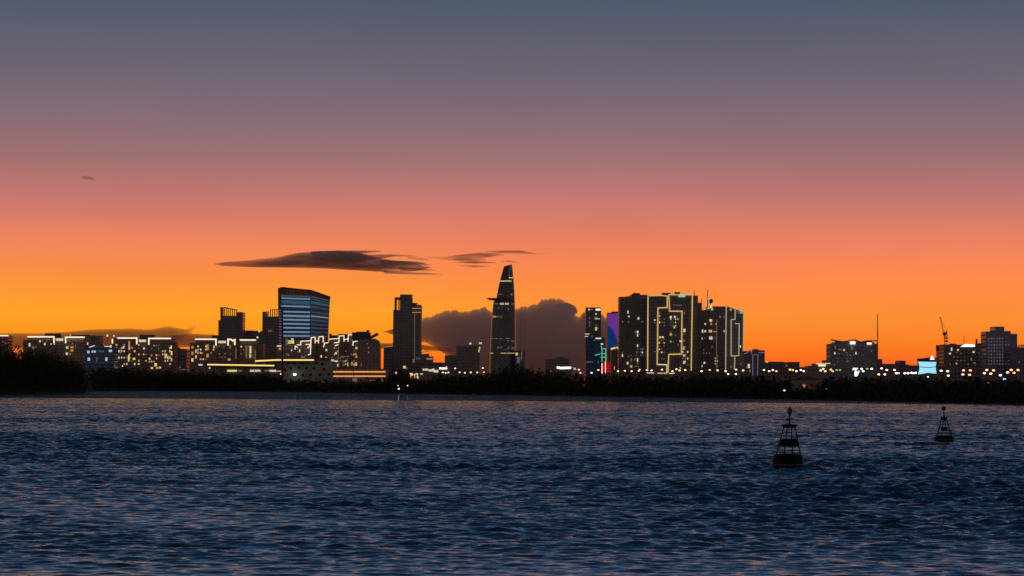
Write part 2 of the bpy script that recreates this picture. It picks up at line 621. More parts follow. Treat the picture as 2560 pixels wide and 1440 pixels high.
    nt.links.new(mx.outputs[0], out.inputs[0])
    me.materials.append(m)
    tag(o, kind='structure')


build_water()

# ------------------------------------------------------------------ clouds
def cloudmat(name, col, dens, absorb=None, an=0.0, streak=0.0):
    m, nt, out = newmat(name)
    v = nd(nt, 'ShaderNodeVolumePrincipled')
    v.inputs['Color'].default_value = col
    v.inputs['Density'].default_value = dens
    v.inputs['Anisotropy'].default_value = an
    if absorb:
        v.inputs['Absorption Color'].default_value = absorb
    if streak:
        tc = nd(nt, 'ShaderNodeTexCoord')
        mp_ = nd(nt, 'ShaderNodeMapping')
        mp_.inputs['Scale'].default_value = (0.0030, 0.0012, 0.028)
        mp_.inputs['Rotation'].default_value = (0, R(4), 0)
        nt.links.new(tc.outputs['Object'], mp_.inputs[0])
        z_ = nd(nt, 'ShaderNodeTexNoise')
        z_.inputs['Scale'].default_value = 1.0
        z_.inputs['Detail'].default_value = 4
        nt.links.new(mp_.outputs[0], z_.inputs['Vector'])
        r_ = nd(nt, 'ShaderNodeMapRange')
        r_.inputs[1].default_value, r_.inputs[2].default_value = 0.5 - streak * 0.25, 0.5 + streak * 0.3
        r_.inputs[3].default_value, r_.inputs[4].default_value = dens * (1 - streak), dens * (1 + streak)
        nt.links.new(z_.outputs['Fac'], r_.inputs[0])
        nt.links.new(r_.outputs[0], v.inputs['Density'])
    nt.links.new(v.outputs[0], out.inputs['Volume'])
    return m


def smooth_interp(st, x):
    xs = [s[0] for s in st]
    if x <= xs[0]:
        return st[0][1:]
    if x >= xs[-1]:
        return st[-1][1:]
    for a, b in zip(st, st[1:]):
        if a[0] <= x <= b[0]:
            t = (x - a[0]) / (b[0] - a[0])
            return tuple(p + (q - p) * t for p, q in zip(a[1:], b[1:]))


def cloud_loft(mb, Y, st, depth, nx=60, bump=0.0, nseg=20, flat=False):
    """st: (px, ytop, ybottom) along the cloud; rounded section, depth in metres at its thickest"""
    x0, x1 = st[0][0], st[-1][0]
    hm = max(s[2] - s[1] for s in st)
    rings = []
    ph = random.uniform(0, 10)
    for i in range(nx + 1):
        x = x0 + (x1 - x0) * i / nx
        yt, yb = smooth_interp(st, x)
        if bump:
            yt += bump * (0.9 - abs(math.sin(x * 0.13 + ph)) * 0.9 - abs(math.sin(x * 0.31 + 2 * ph)) * 0.55 - abs(math.sin(x * 0.74 + ph)) * 0.3)
        yb = max(yb, yt + 0.6)
        c, h = (yt + yb) / 2, (yb - yt) / 2
        dd = depth * (0.25 + 0.75 * h * 2 / hm)
        ring = []
        for k in range(nseg):
            a = 2 * math.pi * k / nseg
            q = U(x, c - h * math.sin(a), Y)
            ring.append((q.x, Y + dd / 2 * math.cos(a), q.z))
        rings.append(ring)
    mb.loft(rings)


def cloud(name, label, mat, Y, lofts, depth, bump=0.0, nx=60):
    mb = MB()
    for i, st in enumerate(lofts):
        cloud_loft(mb, Y + i * depth * 1.15, st, depth, nx, bump)
    return tag(mb.build(name, mat, None, True), label, 'cloud')


CY = 22000
cm_dark = cloudmat('dusk_cloud', (0.80, 0.68, 0.64, 1), 0.0075, None, 0.0, 0.7)
cm_thin = cloudmat('thin_dusk_cloud', (0.82, 0.62, 0.58, 1), 0.0042, None, 0.0, 0.95)
cm_wall = cloudmat('cumulus_cloud', (1.0, 0.93, 0.88, 1), 0.007, None, 0.1)
cm_red = cloudmat('red_stratus_cloud', (0.95, 0.54, 0.44, 1), 0.0021)

cloud('lens_cloud', 'dark lens-shaped cloud with frayed right end hanging above the blue striped tower', cm_dark, CY, [
    [(535, 659.5, 660.5), (560, 655, 666), (620, 651, 668), (700, 641, 669), (745, 632, 670), (800, 628, 671), (850, 627, 674), (900, 632, 677), (950, 645, 680), (1000, 653, 681), (1040, 660, 678), (1062, 665, 673), (1078, 668, 669)],
    [(780, 629, 640), (850, 626.5, 640), (900, 627, 634), (955, 627.3, 628.3)],
    [(860, 630, 650), (930, 637, 650), (985, 636, 641), (1045, 640, 641)],
    [(950, 650, 665), (1030, 654, 663), (1078, 662, 663)],
    [(985, 652, 658), (1045, 655, 659.5), (1066, 658.5, 659)],
    [(1000, 668, 676), (1060, 672, 677), (1092, 675.5, 676)],
    [(1020, 643, 645.5), (1050, 646, 648.5), (1072, 649, 649.6)],
    [(960, 677, 683), (1030, 681, 685.5), (1105, 685.5, 686.2)]], 500)
cloud('wispy_cloud', 'thin ragged reddish cloud streaks just above the tapered tower top', cm_thin, CY, [
    [(1068, 643.5, 644.5), (1110, 643, 648), (1150, 637, 650), (1200, 632, 646), (1240, 632, 640), (1262, 636, 637)],
    [(1100, 648, 649), (1160, 646, 652), (1215, 648, 650)],
    [(1130, 655, 656), (1185, 653, 658), (1240, 656, 657)],
    [(1145, 663, 664), (1185, 664, 668), (1225, 665, 666)],
    [(1210, 628, 629), (1250, 627, 632), (1300, 627, 633), (1345, 634, 636), (1368, 634, 634.8)],
    [(1250, 653, 654), (1275, 652, 655.5), (1303, 656, 656.8)]], 420)
cloud('small_cloud', 'tiny faint grey cloud alone in the upper left sky', cloudmat('faint_cloud', (0.45, 0.40, 0.42, 1), 0.0026), CY,
      [[(200, 444.5, 445.5), (215, 439, 449), (228, 441, 449), (241, 447, 448)]], 260)
cloud('cumulus_cloud', 'broad brown grey cumulus bank standing behind the tapered tower', cm_wall, CY, [
    [(1040, 797, 858), (1062, 795, 856), (1085, 789, 868), (1100, 781, 878), (1118, 777, 890), (1135, 775, 905), (1160, 780, 950), (1190, 773, 960), (1212, 767, 960), (1232, 781, 960), (1262, 780, 960), (1300, 768, 960),
     (1320, 765, 960), (1345, 758, 960), (1352, 751, 960), (1366, 747, 960), (1397, 746, 960), (1412, 753, 960), (1428, 764, 960), (1434, 781, 960), (1448, 794, 960), (1462, 776, 960), (1490, 779, 960), (1510, 789, 960), (1535, 804, 960), (1560, 830, 960)],
    [(1395, 760, 800), (1415, 758, 795), (1432, 761, 788), (1443, 776, 784)]], 900, bump=3.6, nx=260)
cloud('wedge_cloud', 'small dark wedge of cloud left of the stepped dark tower', cm_dark, CY,
      [[(956, 829, 829.8), (970, 826, 833), (985, 822, 838), (1010, 824, 836), (1030, 829, 830)]], 300)
cloud('stratus_cloud', 'long low dull red cloud band behind the left apartment blocks', cm_red, CY, [
    [(-120, 836, 850), (0, 832, 868), (100, 833, 880), (160, 830, 885), (240, 823, 884), (330, 821, 878), (370, 824, 874), (400, 820, 868), (422, 815, 858), (445, 820, 852), (470, 824, 838), (485, 816, 820), (490, 815, 816)],
    [(380, 850, 862), (430, 838, 868), (480, 834, 868), (540, 837, 862), (610, 846, 858), (640, 850, 852)]], 1100, bump=0.8, nx=110)
cloud('horizon_cloud', 'dull red cloud strip low behind the outlined mid-rise buildings', cm_red, CY,
      [[(900, 866, 868), (950, 858, 872), (985, 858, 872), (1060, 862, 876), (1130, 872, 880)]], 900, bump=0.5)
cloud('corner_cloud', 'faint purple cloud at the right edge behind the stepped block', cm_red, CY,
      [[(2520, 866, 867), (2545, 862, 870), (2580, 858, 872), (2700, 862, 866)]], 900)

# ------------------------------------------------------------------ left apartment blocks
b = bld('apartment_block', 'low apartment block with white roof strip at the far left edge', 'apartment block', 3000,
        [(-60, 20, 840, 0, 30)], M['warm'])
strip(b, 3000, [[(-60, 839), (19, 839)]], 3.2, M['e_white'])
wins(b, 3000, [(23 - 9, 858, 3, 3, 'w4'), (8, 854, 3, 3, 'w4'), (-20, 860, 4, 4, 'w1')])

Y = 3000
b = bld('apartment_block', 'apartment block with paired white roof strips above the dark wooded point', 'apartment block', Y,
        [(58, 137, 852), (70, 137, 843, 3, 22), (137, 160, 846, 2), (160, 212, 844, 3), (208, 228, 842, 5), (228, 248, 841, 9)], M['warm'])
strip(b, Y, [[(70, 842), (135, 842), (135, 856)], [(164, 856), (164, 843), (210, 843)]], 3.4, M['e_white'])
panel(b, Y, 140, 158, 846, 852, M['w3'], 'lit_lobby')
roofbox(b, Y, [(112, 150, 833, 842)], M['roofm'], 'penthouse')
roofbox(b, Y, [(180, 222, 837, 843)], M['roofm'], 'penthouse')
wins(b, Y, [(74, 862, 4, 8, 'w3'), (83, 869, 6, 8, 'w4'), (90, 868, 2, 6, 'w4'), (100, 853, 4, 5, 'w3'), (112, 860, 4, 6, 'w3'), (117, 851, 3, 6, 'w4'), (128, 860, 4, 3, 'w1'),
            (136, 860, 3, 3, 'w3'), (168, 869, 6, 6, 'w8'), (180, 868, 7, 5, 'w2'), (180, 876, 6, 6, 'w2'), (167, 884, 5, 6, 'w3'), (159, 885, 3, 2, 'w4'), (176, 885, 3, 3, 'w2'),
            (181, 859, 4, 4, 'w4'), (189, 866, 2, 8, 'w4'), (219, 859, 3, 6, 'w3'), (148, 855, 4, 2, 'w7'), (107, 851, 3, 4, 'w4'), (123, 848, 4, 5, 'w4')])
wins(b, Y, [(170 + 6 * i, 850, 3.6, 5, 'w4') for i in range(7)], 'lit_window')
mast(b, Y, 176, 836, 842, 0.4, M['w5'], 'roof_lamp')

Y = 2850
b = bld('office_building', 'low teal-lit building between two apartment blocks with white roof strips', 'office building', Y,
        [(210, 286, 870), (224, 262, 866, 4)], M['glass'])
strip(b, Y, [[(224, 868), (236, 864)], [(262, 866), (276, 866)]], 2.2, M['w3'])
wins(b, Y, [(221, 880, 6, 6, 'w6'), (231, 879, 4, 5, 'w6'), (237, 879, 5, 5, 'w6'), (222, 898, 6, 8, 'w6'), (266, 898, 5, 9, 'w6'), (242, 898, 3, 12, 'w7'), (276, 877, 8, 6, 'w6'), (277, 866, 4, 6, 'w3'), (210, 892, 2, 5, 'w7')])
panel(b, Y, 246, 260, 876, 881, M['e_bandlow'], 'lit_panel')

Y = 3000
b = bld('apartment_block', 'brightly windowed apartment block beside the small teal-lit building', 'apartment block', Y,
        [(284, 344, 848), (344, 372, 850, 3), (370, 430, 848), (428, 437, 857, 6), (280, 290, 862, 8)], M['warm'])
strip(b, Y, [[(295, 845), (342, 845), (342, 859)], [(372, 860), (372, 846), (426, 846)], [(281, 849), (281, 857)]], 3.4, M['e_white'])
panel(b, Y, 347, 365, 849, 855, M['w3'], 'lit_lobby')
roofbox(b, Y, [(349, 385, 837, 846)], M['roofm'], 'penthouse')
mast(b, Y, 268, 838, 852, 0.3, M['metal'], 'lamp_mast')
wins(b, Y, [(285, 840, 4, 4, 'w3'), (268.5, 839, 5, 5, 'w3')], 'roof_lamp')
wins(b, Y, grid(288, 344, 858, 914, 24, ['w1', 'w1', 'w3', 'w5', 'w4', 'w2'], 6.5, 8, 3.4, 5) + grid(344, 372, 858, 914, 8, ['w1', 'w4', 'w3'], 6, 8)
     + grid(370, 404, 860, 914, 12, ['w2', 'w4', 'w1'], 6, 8) + grid(404, 432, 866, 918, 12, ['w1', 'w5', 'w3'], 6, 8, 3.2, 5)
     + [(323, 864, 4, 22, 'w2'), (322, 896, 4, 16, 'w5'), (335, 897, 6, 5, 'w5'), (301, 878, 4, 12, 'w4'), (309, 868, 4, 6, 'w3'), (415, 889, 5, 8, 'w5'), (421, 894, 4, 9, 'w2'),
        (389, 912, 6, 8, 'w5'), (380, 920, 5, 5, 'w5'), (393, 920, 6, 5, 'w2'), (400, 919, 5, 4, 'w5'), (428, 868, 3.4, 8, 'w5'), (429, 883, 3.4, 10, 'w5'), (429, 899, 3.4, 8, 'w1'), (360, 871, 4, 5, 'w3'), (374, 897, 4, 5, 'w3')])

b = bld('storage_building', 'plain grey windowless block beside a narrow gap of orange sky', 'building', 3150,
        [(430, 440, 866), (436, 444, 870, 1), (440, 467, 874, 2)], M['grey'])
wins(b, 3150, [(434, 917, 5, 4, 'w1'), (442, 918, 4, 3, 'w2'), (450, 918, 4, 3, 'w4')])

Y = 3000
b = bld('apartment_block', 'apartment block with white roof strips standing right of the narrow sky gap', 'apartment block', Y,
        [(474, 492, 859, 4), (489, 545, 850), (545, 568, 853, 3), (567, 592, 850), (590, 600, 858, 4), (598, 642, 850, 2), (640, 658, 862, 5)], M['warm'])
strip(b, Y, [[(489, 848), (540, 848), (540, 862)], [(570, 862), (570, 848), (578, 849), (582, 852), (587, 849), (587, 861)], [(601, 850), (638, 850)]], 3.4, M['e_white'])
panel(b, Y, 546, 565, 852, 858, M['w3'], 'lit_lobby')
roofbox(b, Y, [(529, 546, 838, 849)], M['roofm'], 'penthouse')
wins(b, Y, grid(492, 540, 862, 908, 12, ['w1', 'w2', 'w4', 'w5'], 6.5, 8) + grid(545, 600, 862, 905, 9, ['w4', 'w1', 'w4'], 7, 9) + grid(600, 642, 862, 905, 9, ['w4', 'w5', 'w4'], 6, 9)
     + [(481, 868, 5, 6, 'w2'), (481, 883, 5, 8, 'w2'), (481, 900, 5, 8, 'w5'), (490, 878, 3, 8, 'w3'), (490, 892, 3, 8, 'w5'), (495, 882, 4, 6, 'w2'), (504, 883, 6, 4, 'w2'), (519, 868, 6, 14, 'w2'), (519, 889, 6, 9, 'w2'),
        (535, 867, 3, 6, 'w5'), (542, 867, 2, 6, 'w4'), (560, 867, 4, 6, 'w7'), (575, 868, 4, 9, 'w4'), (590, 884, 2.6, 26, 'w4'), (616, 880, 4, 32, 'w4'), (626, 880, 4, 30, 'w5'), (638, 892, 2.4, 34, 'w4'), (573, 899, 7, 5, 'w2'), (644, 844, 4, 4, 'w3')])

# ------------------------------------------------------------------ finned towers behind
def fins(root, Y, xs, yt, yb, wpx, name='roof_fin', dy=0.0):
    for i, x in enumerate(xs):
        mb = MB()
        t = yt(x)
        a, c = U(x - wpx / 2, t, Y + dy), U(x + wpx / 2, yb, Y + dy)
        mb.box(a.x, c.x, Y + dy, Y + dy + 1.2, c.z - 0.5, a.z)
        mb.build(name, M['tower'], root)


Y = 3600
b = bld('tower_block', 'dark tower with a comb of roof fins left of the blue striped tower', 'tower block', Y,
        [(546, 556, 802), (551, 592, 791, 1), (591, 607, 782, 2)], M['tower'], None, 34)
roofbox(b, Y, [(551, 557.5, 769, 791)], M['tower'], 'stair_core', 2, 10)
fins(b, Y, [561.2, 566, 570.8, 576, 581.4, 586.4, 591.2], lambda x: 768 + (x - 557) * 0.22, 791, 1.9, 'roof_fin', 3)
strip(b, Y + 4, [[(551, 769), (568, 769.5)], [(566, 770), (592, 775)]], 2.4, M['tower'], 'fin_beam')
mast(b, Y, 600, 776, 783, 0.2)
b = bld('tower_block', 'dark slope-topped tower with roof fins touching the blue striped tower', 'tower block', Y - 60,
        [(656, 664, 781), (663, 702, 793, 1)], M['tower'], None, 34)
fins(b, Y - 60, [666, 670.6, 676, 681.2, 686.6, 692, 697], lambda x: 778 if x < 672 else 773.5, 793, 1.9, 'roof_fin', 3)
strip(b, Y - 56, [[(679, 774), (701, 774)]], 1.8, M['tower'], 'fin_beam')
wins(b, Y - 60, [(672, 827, 3, 5, 'w4'), (677, 827, 4, 5, 'w4'), (683, 828, 1.5, 2, 'w4')])
b = bld('tower_block', 'wide low dark block linking the two finned towers', 'building', 3680, [(606, 657, 829), (607, 630, 828, 1)], M['tower'])
fins(b, 3680, [617, 622, 627, 632, 637, 642], lambda x: 825, 830, 1.6, 'roof_fin', 2)
wins(b, 3680, [(648, 827.5, 5, 6, 'w8'), (643, 843, 3, 4, 'w3'), (622, 850, 8, 2, 'w4')])

# ------------------------------------------------------------------ blue striped tower (tapers outwards to a raked crown)
Y = 3400
root = thing('office_tower', 'flared blue glass tower with glowing floor bands and raked brown crown', 'office tower', (U(765, 900, Y).x, Y, GZ))
CB = [(704, 12), (776, 0), (817, 30), (800, 62), (716, 62)]
CT = [(702.5, 12), (777, 0), (825.5, 30), (806, 62), (712, 62)]
TY = [719, 726, 743, 741, 719]


def t3(k, py):
    """corner k of the tower at picture height py"""
    t = min(1.1, (905 - py) / (905 - 735))
    return U(CB[k][0] + (CT[k][0] - CB[k][0]) * t, py, Y + CB[k][1])


gt = [737, 740, 757, 757, 737]
low, top = [], []
for k in range(5):
    p = t3(k, 940)
    low.append((p.x, p.y, GZ))
    top.append(tuple(t3(k, gt[k])))
mb = MB()
mb.loft([low, top])
mb.build('wall', M['glass'], root)
# raked crown: screen of posts and a top rail round an open roof
mb = MB()
cr = [tuple(t3(k, TY[k])) for k in range(5)]
for k in range(5):
    j = (k + 1) % 5
    a, c, a2, c2 = Vector(top[k]), Vector(top[j]), Vector(cr[k]), Vector(cr[j])
    for s in range(13):
        f = s / 12
        if k == 0 and 0.3 < f < 0.72 and s % 3:
            continue
        mb.tube(a + (c - a) * f, a2 + (c2 - a2) * f, 0.22, 0.22, 4)
    mb.tube(a2, c2, 0.9, 0.9, 6)
inner = MB()
for k in (0, 1):
    a, c, a2, c2 = Vector(top[k]), Vector(top[k + 1]), Vector(cr[k]), Vector(cr[k + 1])
    o = Vector((0, 1.6, 0))
    inner.add([tuple(a + o), tuple(c + o), tuple(c2 + o), tuple(a2 + o)], [(0, 1, 2, 3)])
cf = mb.build('crown_frame', M['metal'], root)
inner.build('crown_screen', M['screen'], cf)


def band(k, y0l, y1l, y0r, y1r, mat, name, f0=0.0, f1=1.0):
    mb = MB()
    for (fa, fb) in [(f0 + (f1 - f0) * i / 6, f0 + (f1 - f0) * (i + 1) / 6) for i in range(6)]:
        vs = []
        for f in (fa, fb):
            for yl, yr in ((y1l, y1r), (y0l, y0r)):
                p, q = t3(k, yl), t3(k + 1, yr)
                n = Vector((q.y - p.y, -(q.x - p.x), 0)).normalized()
                v = p + (q - p) * f
                vs += [v + n * 0.75, v + n * 0.02]
        vs = [tuple(v) for v in vs]
        mb.add(vs, [(0, 4, 6, 2), (2, 6, 7, 3), (1, 5, 4, 0)] + ([(0, 2, 3, 1)] if fa == f0 else []) + ([(4, 5, 7, 6)] if fb == f1 else []))
    mb.build(name, mat, root)


for (yl, h, mat, matr, f0) in [(737, 4, 'e_bandlow', 'e_bandlow', 0), (743.5, 3.0, 'e_band', 'e_bandlow', 0.02), (750, 9, 'e_bandlow', 'e_bandlow', 0.02), (763, 3.6, 'e_band', 'e_bandlow', 0.0),
                               (777, 3.6, 'e_band', 'e_bandlow', 0.08), (787, 4.4, 'e_band', 'e_band', 0.08), (797, 3.8, 'e_band', 'e_bandlow', 0.08), (807.5, 3.4, 'e_band', 'e_bandlow', 0.08),
                               (817.5, 3.6, 'e_band', 'e_bandlow', 0.08), (828, 3.6, 'e_band', 'e_bandlow', 0.08), (838, 3.4, 'e_band', 'e_bandlow', 0.08)]:
    s = max(0, (850 - yl) / 112)
    drop = 3.0 * s
    dr2 = 12 * s * s + 3
    band(0, yl, yl + h, yl + drop, yl + drop + h, M[mat], 'light_band', f0, 0.985)
    band(1, yl + drop, yl + drop + h * 0.7, yl + drop + dr2 * 0.75, yl + drop + dr2 * 0.75 + h * 0.55, M[matr], 'light_band', 0.015, 0.95)
# narrow lattice fin on the left edge
mb = MB()
a, c = t3(0, 870), t3(0, 720)
mb.loft([[(a.x - 3.4, Y + 10, a.z), (a.x - 0.1, Y + 10, a.z), (a.x - 0.1, Y + 30, a.z), (a.x - 3.4, Y + 30, a.z)],
         [(c.x - 3.6, Y + 10, c.z), (c.x - 0.1, Y + 10, c.z), (c.x - 0.1, Y + 30, c.z), (c.x - 3.6, Y + 30, c.z)]])
sf = mb.build('side_fin', M['brown'], root)
wins(sf, Y + 10, [(700.5, y, 6, 3.2, 'w7') for y in range(775, 866, 7)], 'fin_light')

# ------------------------------------------------------------------ outlined mid-rise complex
Y = 2950
b = bld('apartment_complex', 'stepped mid-rise with white outlined gables in front of the striped tower', 'apartment block', Y,
        [(693, 745, 864, 5), (742, 778, 854, 3), (776, 790, 844), (789, 798, 856, 2), (796, 809, 843), (808, 826, 858, 3)], M['warm'])
strip(b, Y, [[(693, 865), (705, 865)], [(743, 862), (752, 862), (752, 853), (776, 852)], [(777, 860), (778, 844), (788, 843), (788, 857)], [(796, 857), (797, 842), (808, 841), (808, 855)],
             [(765, 861), (776, 861), (775, 866), (769, 869)], [(819, 857), (811, 858), (809, 867)], [(777, 860), (776, 885), (771, 887)], [(738, 873), (738, 865), (743, 868)]], 2.1, M['e_white'], 'outline_light')
panel(b, Y, 714, 720, 848, 862, M['w4'])
wins(b, Y, [(724, 855, 8, 9, 'w8'), (732, 855, 7, 8, 'w5'), (731, 848, 6, 4, 'w3'), (700, 872, 6, 6, 'w2'), (729, 876, 3, 3, 'w3'), (749, 877, 3, 7, 'w3'), (792.5, 852, 5, 4, 'w5'), (816, 875, 4, 5, 'w3'),
            (803, 891, 4, 5, 'w3'), (815, 893, 3, 2, 'w3'), (758, 892, 11, 4, 'w4'), (718, 886, 7, 4, 'w4'), (826, 897, 0.1, 0.1, 'w4')][:-1] + grid(705, 775, 868, 896, 12, ['w4', 'w4', 'w7'], 7, 8, 3, 4))
Y = 2900
b = bld('apartment_complex', 'mid-rise with two white outlined gables beside the rounded dark block', 'apartment block', Y,
        [(823, 848, 850, 4), (846, 861, 841), (860, 871, 848, 3), (869, 882, 837), (881, 900, 848, 5)], M['warm'])
roofbox(b, Y, [(823, 828, 834, 850), (828, 846, 838, 850), (846, 868, 835, 845)], M['roofm'], 'roof_plant', 9)
strip(b, Y, [[(824, 848), (846, 846)], [(847, 856), (848, 840), (860, 839), (860, 853)], [(870, 853), (871, 837), (881, 837), (881, 852)], [(882, 863), (883, 855), (894, 852), (896, 846)], [(862, 849), (869, 847)],
             [(836, 857), (845, 856)], [(838, 864), (846, 861)]], 2.1, M['e_white'], 'outline_light')
strip(b, Y, [[(846, 860), (845.5, 914)], [(868, 895), (868, 914)]], 1.6, M['w4'], 'edge_light')
wins(b, Y, [(840, 883, 5, 5, 'w3'), (831, 901, 6, 5, 'w3'), (841, 903, 6, 4, 'w3'), (845, 913, 4, 6, 'w3'), (891, 870, 5, 6, 'w1'), (887, 886, 9, 5, 'w2'), (891, 892, 5, 5, 'w2'), (880, 909, 4, 8, 'w2'), (885, 912, 3, 7, 'w2'),
            (890, 910, 5, 8, 'w1'), (860, 904, 7, 6, 'w4'), (860, 912, 7, 4, 'w4'), (869, 911, 3, 8, 'w5'), (862, 891, 22, 2, 'w4')] + grid(826, 900, 866, 914, 16, ['w4', 'w2', 'w4', 'w1'], 7, 8, 3, 4))
strip(b, Y, [[(884, 844), (896, 840)], [(900, 843), (914, 841)]], 4.0, M['w3'], 'roof_light')

Y = 2850
root = thing('apartment_block', 'dark block with rounded shoulder and tilted roof canopy right of the outlined gables', 'apartment block', (U(922, 900, Y).x, Y, GZ))
mb = MB()
prof = [(896, 848), (938, 847), (944, 850), (948, 856), (949.5, 863), (949.5, 940)]
f, bk = [], []
for x, y in prof:
    p = U(x, y, Y)
    z = p.z if y < 930 else GZ
    f.append((p.x, Y, z))
    bk.append((p.x, Y + 26, z))
p = U(896, 900, Y)
f.append((p.x, Y, GZ))
bk.append((p.x, Y + 26, GZ))
mb.loft([f, bk])
mb.build('wall', M['warm'], root)
roofbox(root, Y, [(880, 926, 831, 848), (890, 915, 829, 833), (916, 922, 825, 833)], M['roofm'], 'roof_plant', 5)
mb = MB()
mb.bar(U(924, 846, Y + 8), U(942, 836, Y + 8), 2.6, 8)
mb.bar(U(918, 848, Y + 8.1), U(926, 843, Y + 8.1), 2.6, 6)
mb.build('roof_canopy', M['roofm'], root)
wins(root, Y, [(922, 870, 4, 3, 'w4'), (922, 881, 4, 4, 'w4'), (918, 859, 5, 2, 'w4'), (903, 911, 2, 8, 'w4')])

# ------------------------------------------------------------------ long low terminals with lit eaves
Y = 2680
b = bld('terminal_building', 'long low hall with a pale yellow lit eave under the left apartment blocks', 'hall', Y,
        [(516, 690, 917, 1, 40)], M['conc'])
mb = MB()
p, q = U(516, 913, Y), U(688, 916, Y)
mb.box(p.x, q.x, Y - 4, Y + 42, p.z - 1.2, p.z + 0.2)
rf = mb.build('roof', M['roofm'], b)
strip(rf, Y - 4.2, [[(520, 911.5), (684, 914)]], 3.4, M['e_yellow'], 'eave_light')
wins(b, Y, [(501, 912, 10, 4, 'w3'), (524, 920, 4, 4, 'w8'), (580, 927, 24, 5, 'w5'), (600, 927, 10, 4, 'w4'), (638, 927, 26, 5, 'w3'), (668, 927, 14, 4, 'w4'), (681, 927, 18, 5, 'w3'), (697, 928, 12, 4, 'w2'), (456, 924, 16, 2.5, 'w4')], 'lit_glazing')
Y = 2620
b = bld('terminal_building', 'green grey panelled hall with dark round openings and a yellow lit eave', 'hall', Y,
        [(705, 832, 905, 0, 40)], M['panel'])
mb = MB()
p, q = U(640, 903, Y), U(784, 902, Y)
mb.box(p.x, q.x, Y - 6, Y + 44, q.z - 1.4, q.z + 0.1)
rf = mb.build('roof', M['roofm'], b)
strip(rf, Y - 6.2, [[(640, 902.5), (690, 900), (783, 900)]], 3.6, M['e_yellow'], 'eave_light')
for x, y in [(727, 921), (748, 920), (766, 921), (785, 921), (792, 908), (720, 907), (736, 907), (757, 908), (776, 937), (800, 937), (821, 936), (806, 910), (757, 938), (810, 923), (712, 925)]:
    mb = MB()
    c = U(x, y, Y - 0.2)
    mb.tube((c.x, Y - 0.35, c.z), (c.x, Y + 0.1, c.z), 1.3, 1.3, 14)
    mb.build('round_opening', M['dark'], b)
wins(b, Y, [(758, 893, 11, 4, 'w4')], 'roof_sign')
Y = 2480
b = bld('riverside_pavilion', 'low pavilion with two long amber light bands near the water', 'pavilion', Y,
        [(832, 966, 924, 0, 30)], M['warm'])
strip(b, Y, [[(835, 929.5), (881, 929.5)], [(886, 929.5), (924, 929.5)], [(928, 929.5), (962, 929.5)], [(835, 940.5), (881, 940.5)], [(886, 940.5), (924, 940.5)], [(928, 940.5), (962, 940.5)]], 3.6, M['e_orange'], 'light_strip')
panel(b, Y, 834, 963, 932, 938.5, M['e_amberdim'], 'lit_gallery', 0.2, 0.21)
wins(b, Y, [(887, 950, 12, 10, 'w4'), (931, 952, 14, 5, 'w4'), (957, 950, 6, 10, 'w4'), (936, 965, 11, 4, 'w4')], 'lit_window')
# tall dark mast in front of the halls
Y = 2520
root = thing('signal_mast', 'slim dark mast standing before the striped tower and the lit halls', 'mast', (U(706, 960, Y).x, Y, GZ))
mb = MB()
p, q = U(706, 960, Y), U(706.5, 722, Y)
mb.tube((p.x, Y, GZ), (q.x, Y, U(706.5, 806, Y).z), 1.2, 0.6, 8)
mb.build('pole', M['metal'], root)
mb = MB()
for z in (0.3, 0.6, 0.9):
    h = GZ + (U(706.5, 806, Y).z - GZ) * z
    mb.box(p.x - 1.8, p.x + 1.8, Y - 0.4, Y + 0.4, h, h + 0.3)
mb.build('crossarm', M['metal'], root)

# ------------------------------------------------------------------ stepped dark tower
b = bld('office_building', 'small low block against the left foot of the stepped dark tower', 'building', 3350, [(959, 984, 869), (962, 966, 867, 1)], M['grey'])
strip(b, 3350, [[(961, 868), (975, 865.5), (982, 865)]], 1.3, M['w2'], 'roof_edge_light')
Y = 3300
b = bld('tower_block', 'tall dark tower with a slotted left crown and a stepped right shoulder', 'tower block', Y,
        [(983, 1002, 777), (1000, 1029.5, 738, 1, 30), (1028.5, 1053, 766, 2)], M['tower'], None, 34)
roofbox(b, Y, [(986.5, 992, 743.5, 777), (996, 998.5, 744, 777)], M['tower'], 'roof_fin', 2, 6)
roofbox(b, Y, [(986.5, 1002, 743, 746.5)], M['tower'], 'fin_beam', 1.6, 6)
roofbox(b, Y, [(1029, 1043, 757, 766), (1041, 1053, 762, 767), (1028, 1031, 745, 760)], M['roofm'], 'roof_plant', 4, 10)
strip(b, Y, [[(1031, 771), (1052, 771)], [(1031, 781), (1052, 781)]], 1.8, M['w2'], 'light_strip')
strip(b, Y, [[(1036.5, 784), (1036, 905)]], 1.5, M['w4'], 'edge_light')
wins(b, Y, [(1034, 902, 4, 10, 'w4'), (1011, 918, 6, 6, 'w5'), (1017, 921, 4, 4, 'w4'), (990, 933, 4, 6, 'w5'), (1048, 896, 3, 4, 'w4'), (1042, 896, 3, 4, 'w4'), (1008, 937, 3, 3, 'w4')])
b = bld('office_building', 'low stepped block at the right foot of the stepped dark tower', 'building', 3250, [(1050, 1072, 887), (1066, 1082, 893, 1), (1080, 1114, 908, 2)], M['conc'])
strip(b, 3250, [[(1068, 897), (1080, 897)]], 2.8, M['w2'], 'lit_balcony')
strip(b, 3258, [[(1051, 881.5), (1073, 878)], [(1051, 887), (1073, 884)]], 1.2, M['roofm'], 'roof_canopy')
b = bld('office_building', 'plain dark flat block left of the block with rooftop lamps', 'building', 3200, [(1112, 1143, 890)], M['conc'])
Y = 3100
b = bld('office_building', 'dark square block with two bright lamps above its roof', 'office building', Y, [(1141, 1199, 866)], M['conc'])
roofbox(b, Y, [(1144, 1196, 864, 867)], M['roofm'], 'roof_plant', 1)
mast(b, Y, 1176, 858, 866, 0.2, None, 'lamp_mast', -0.5)
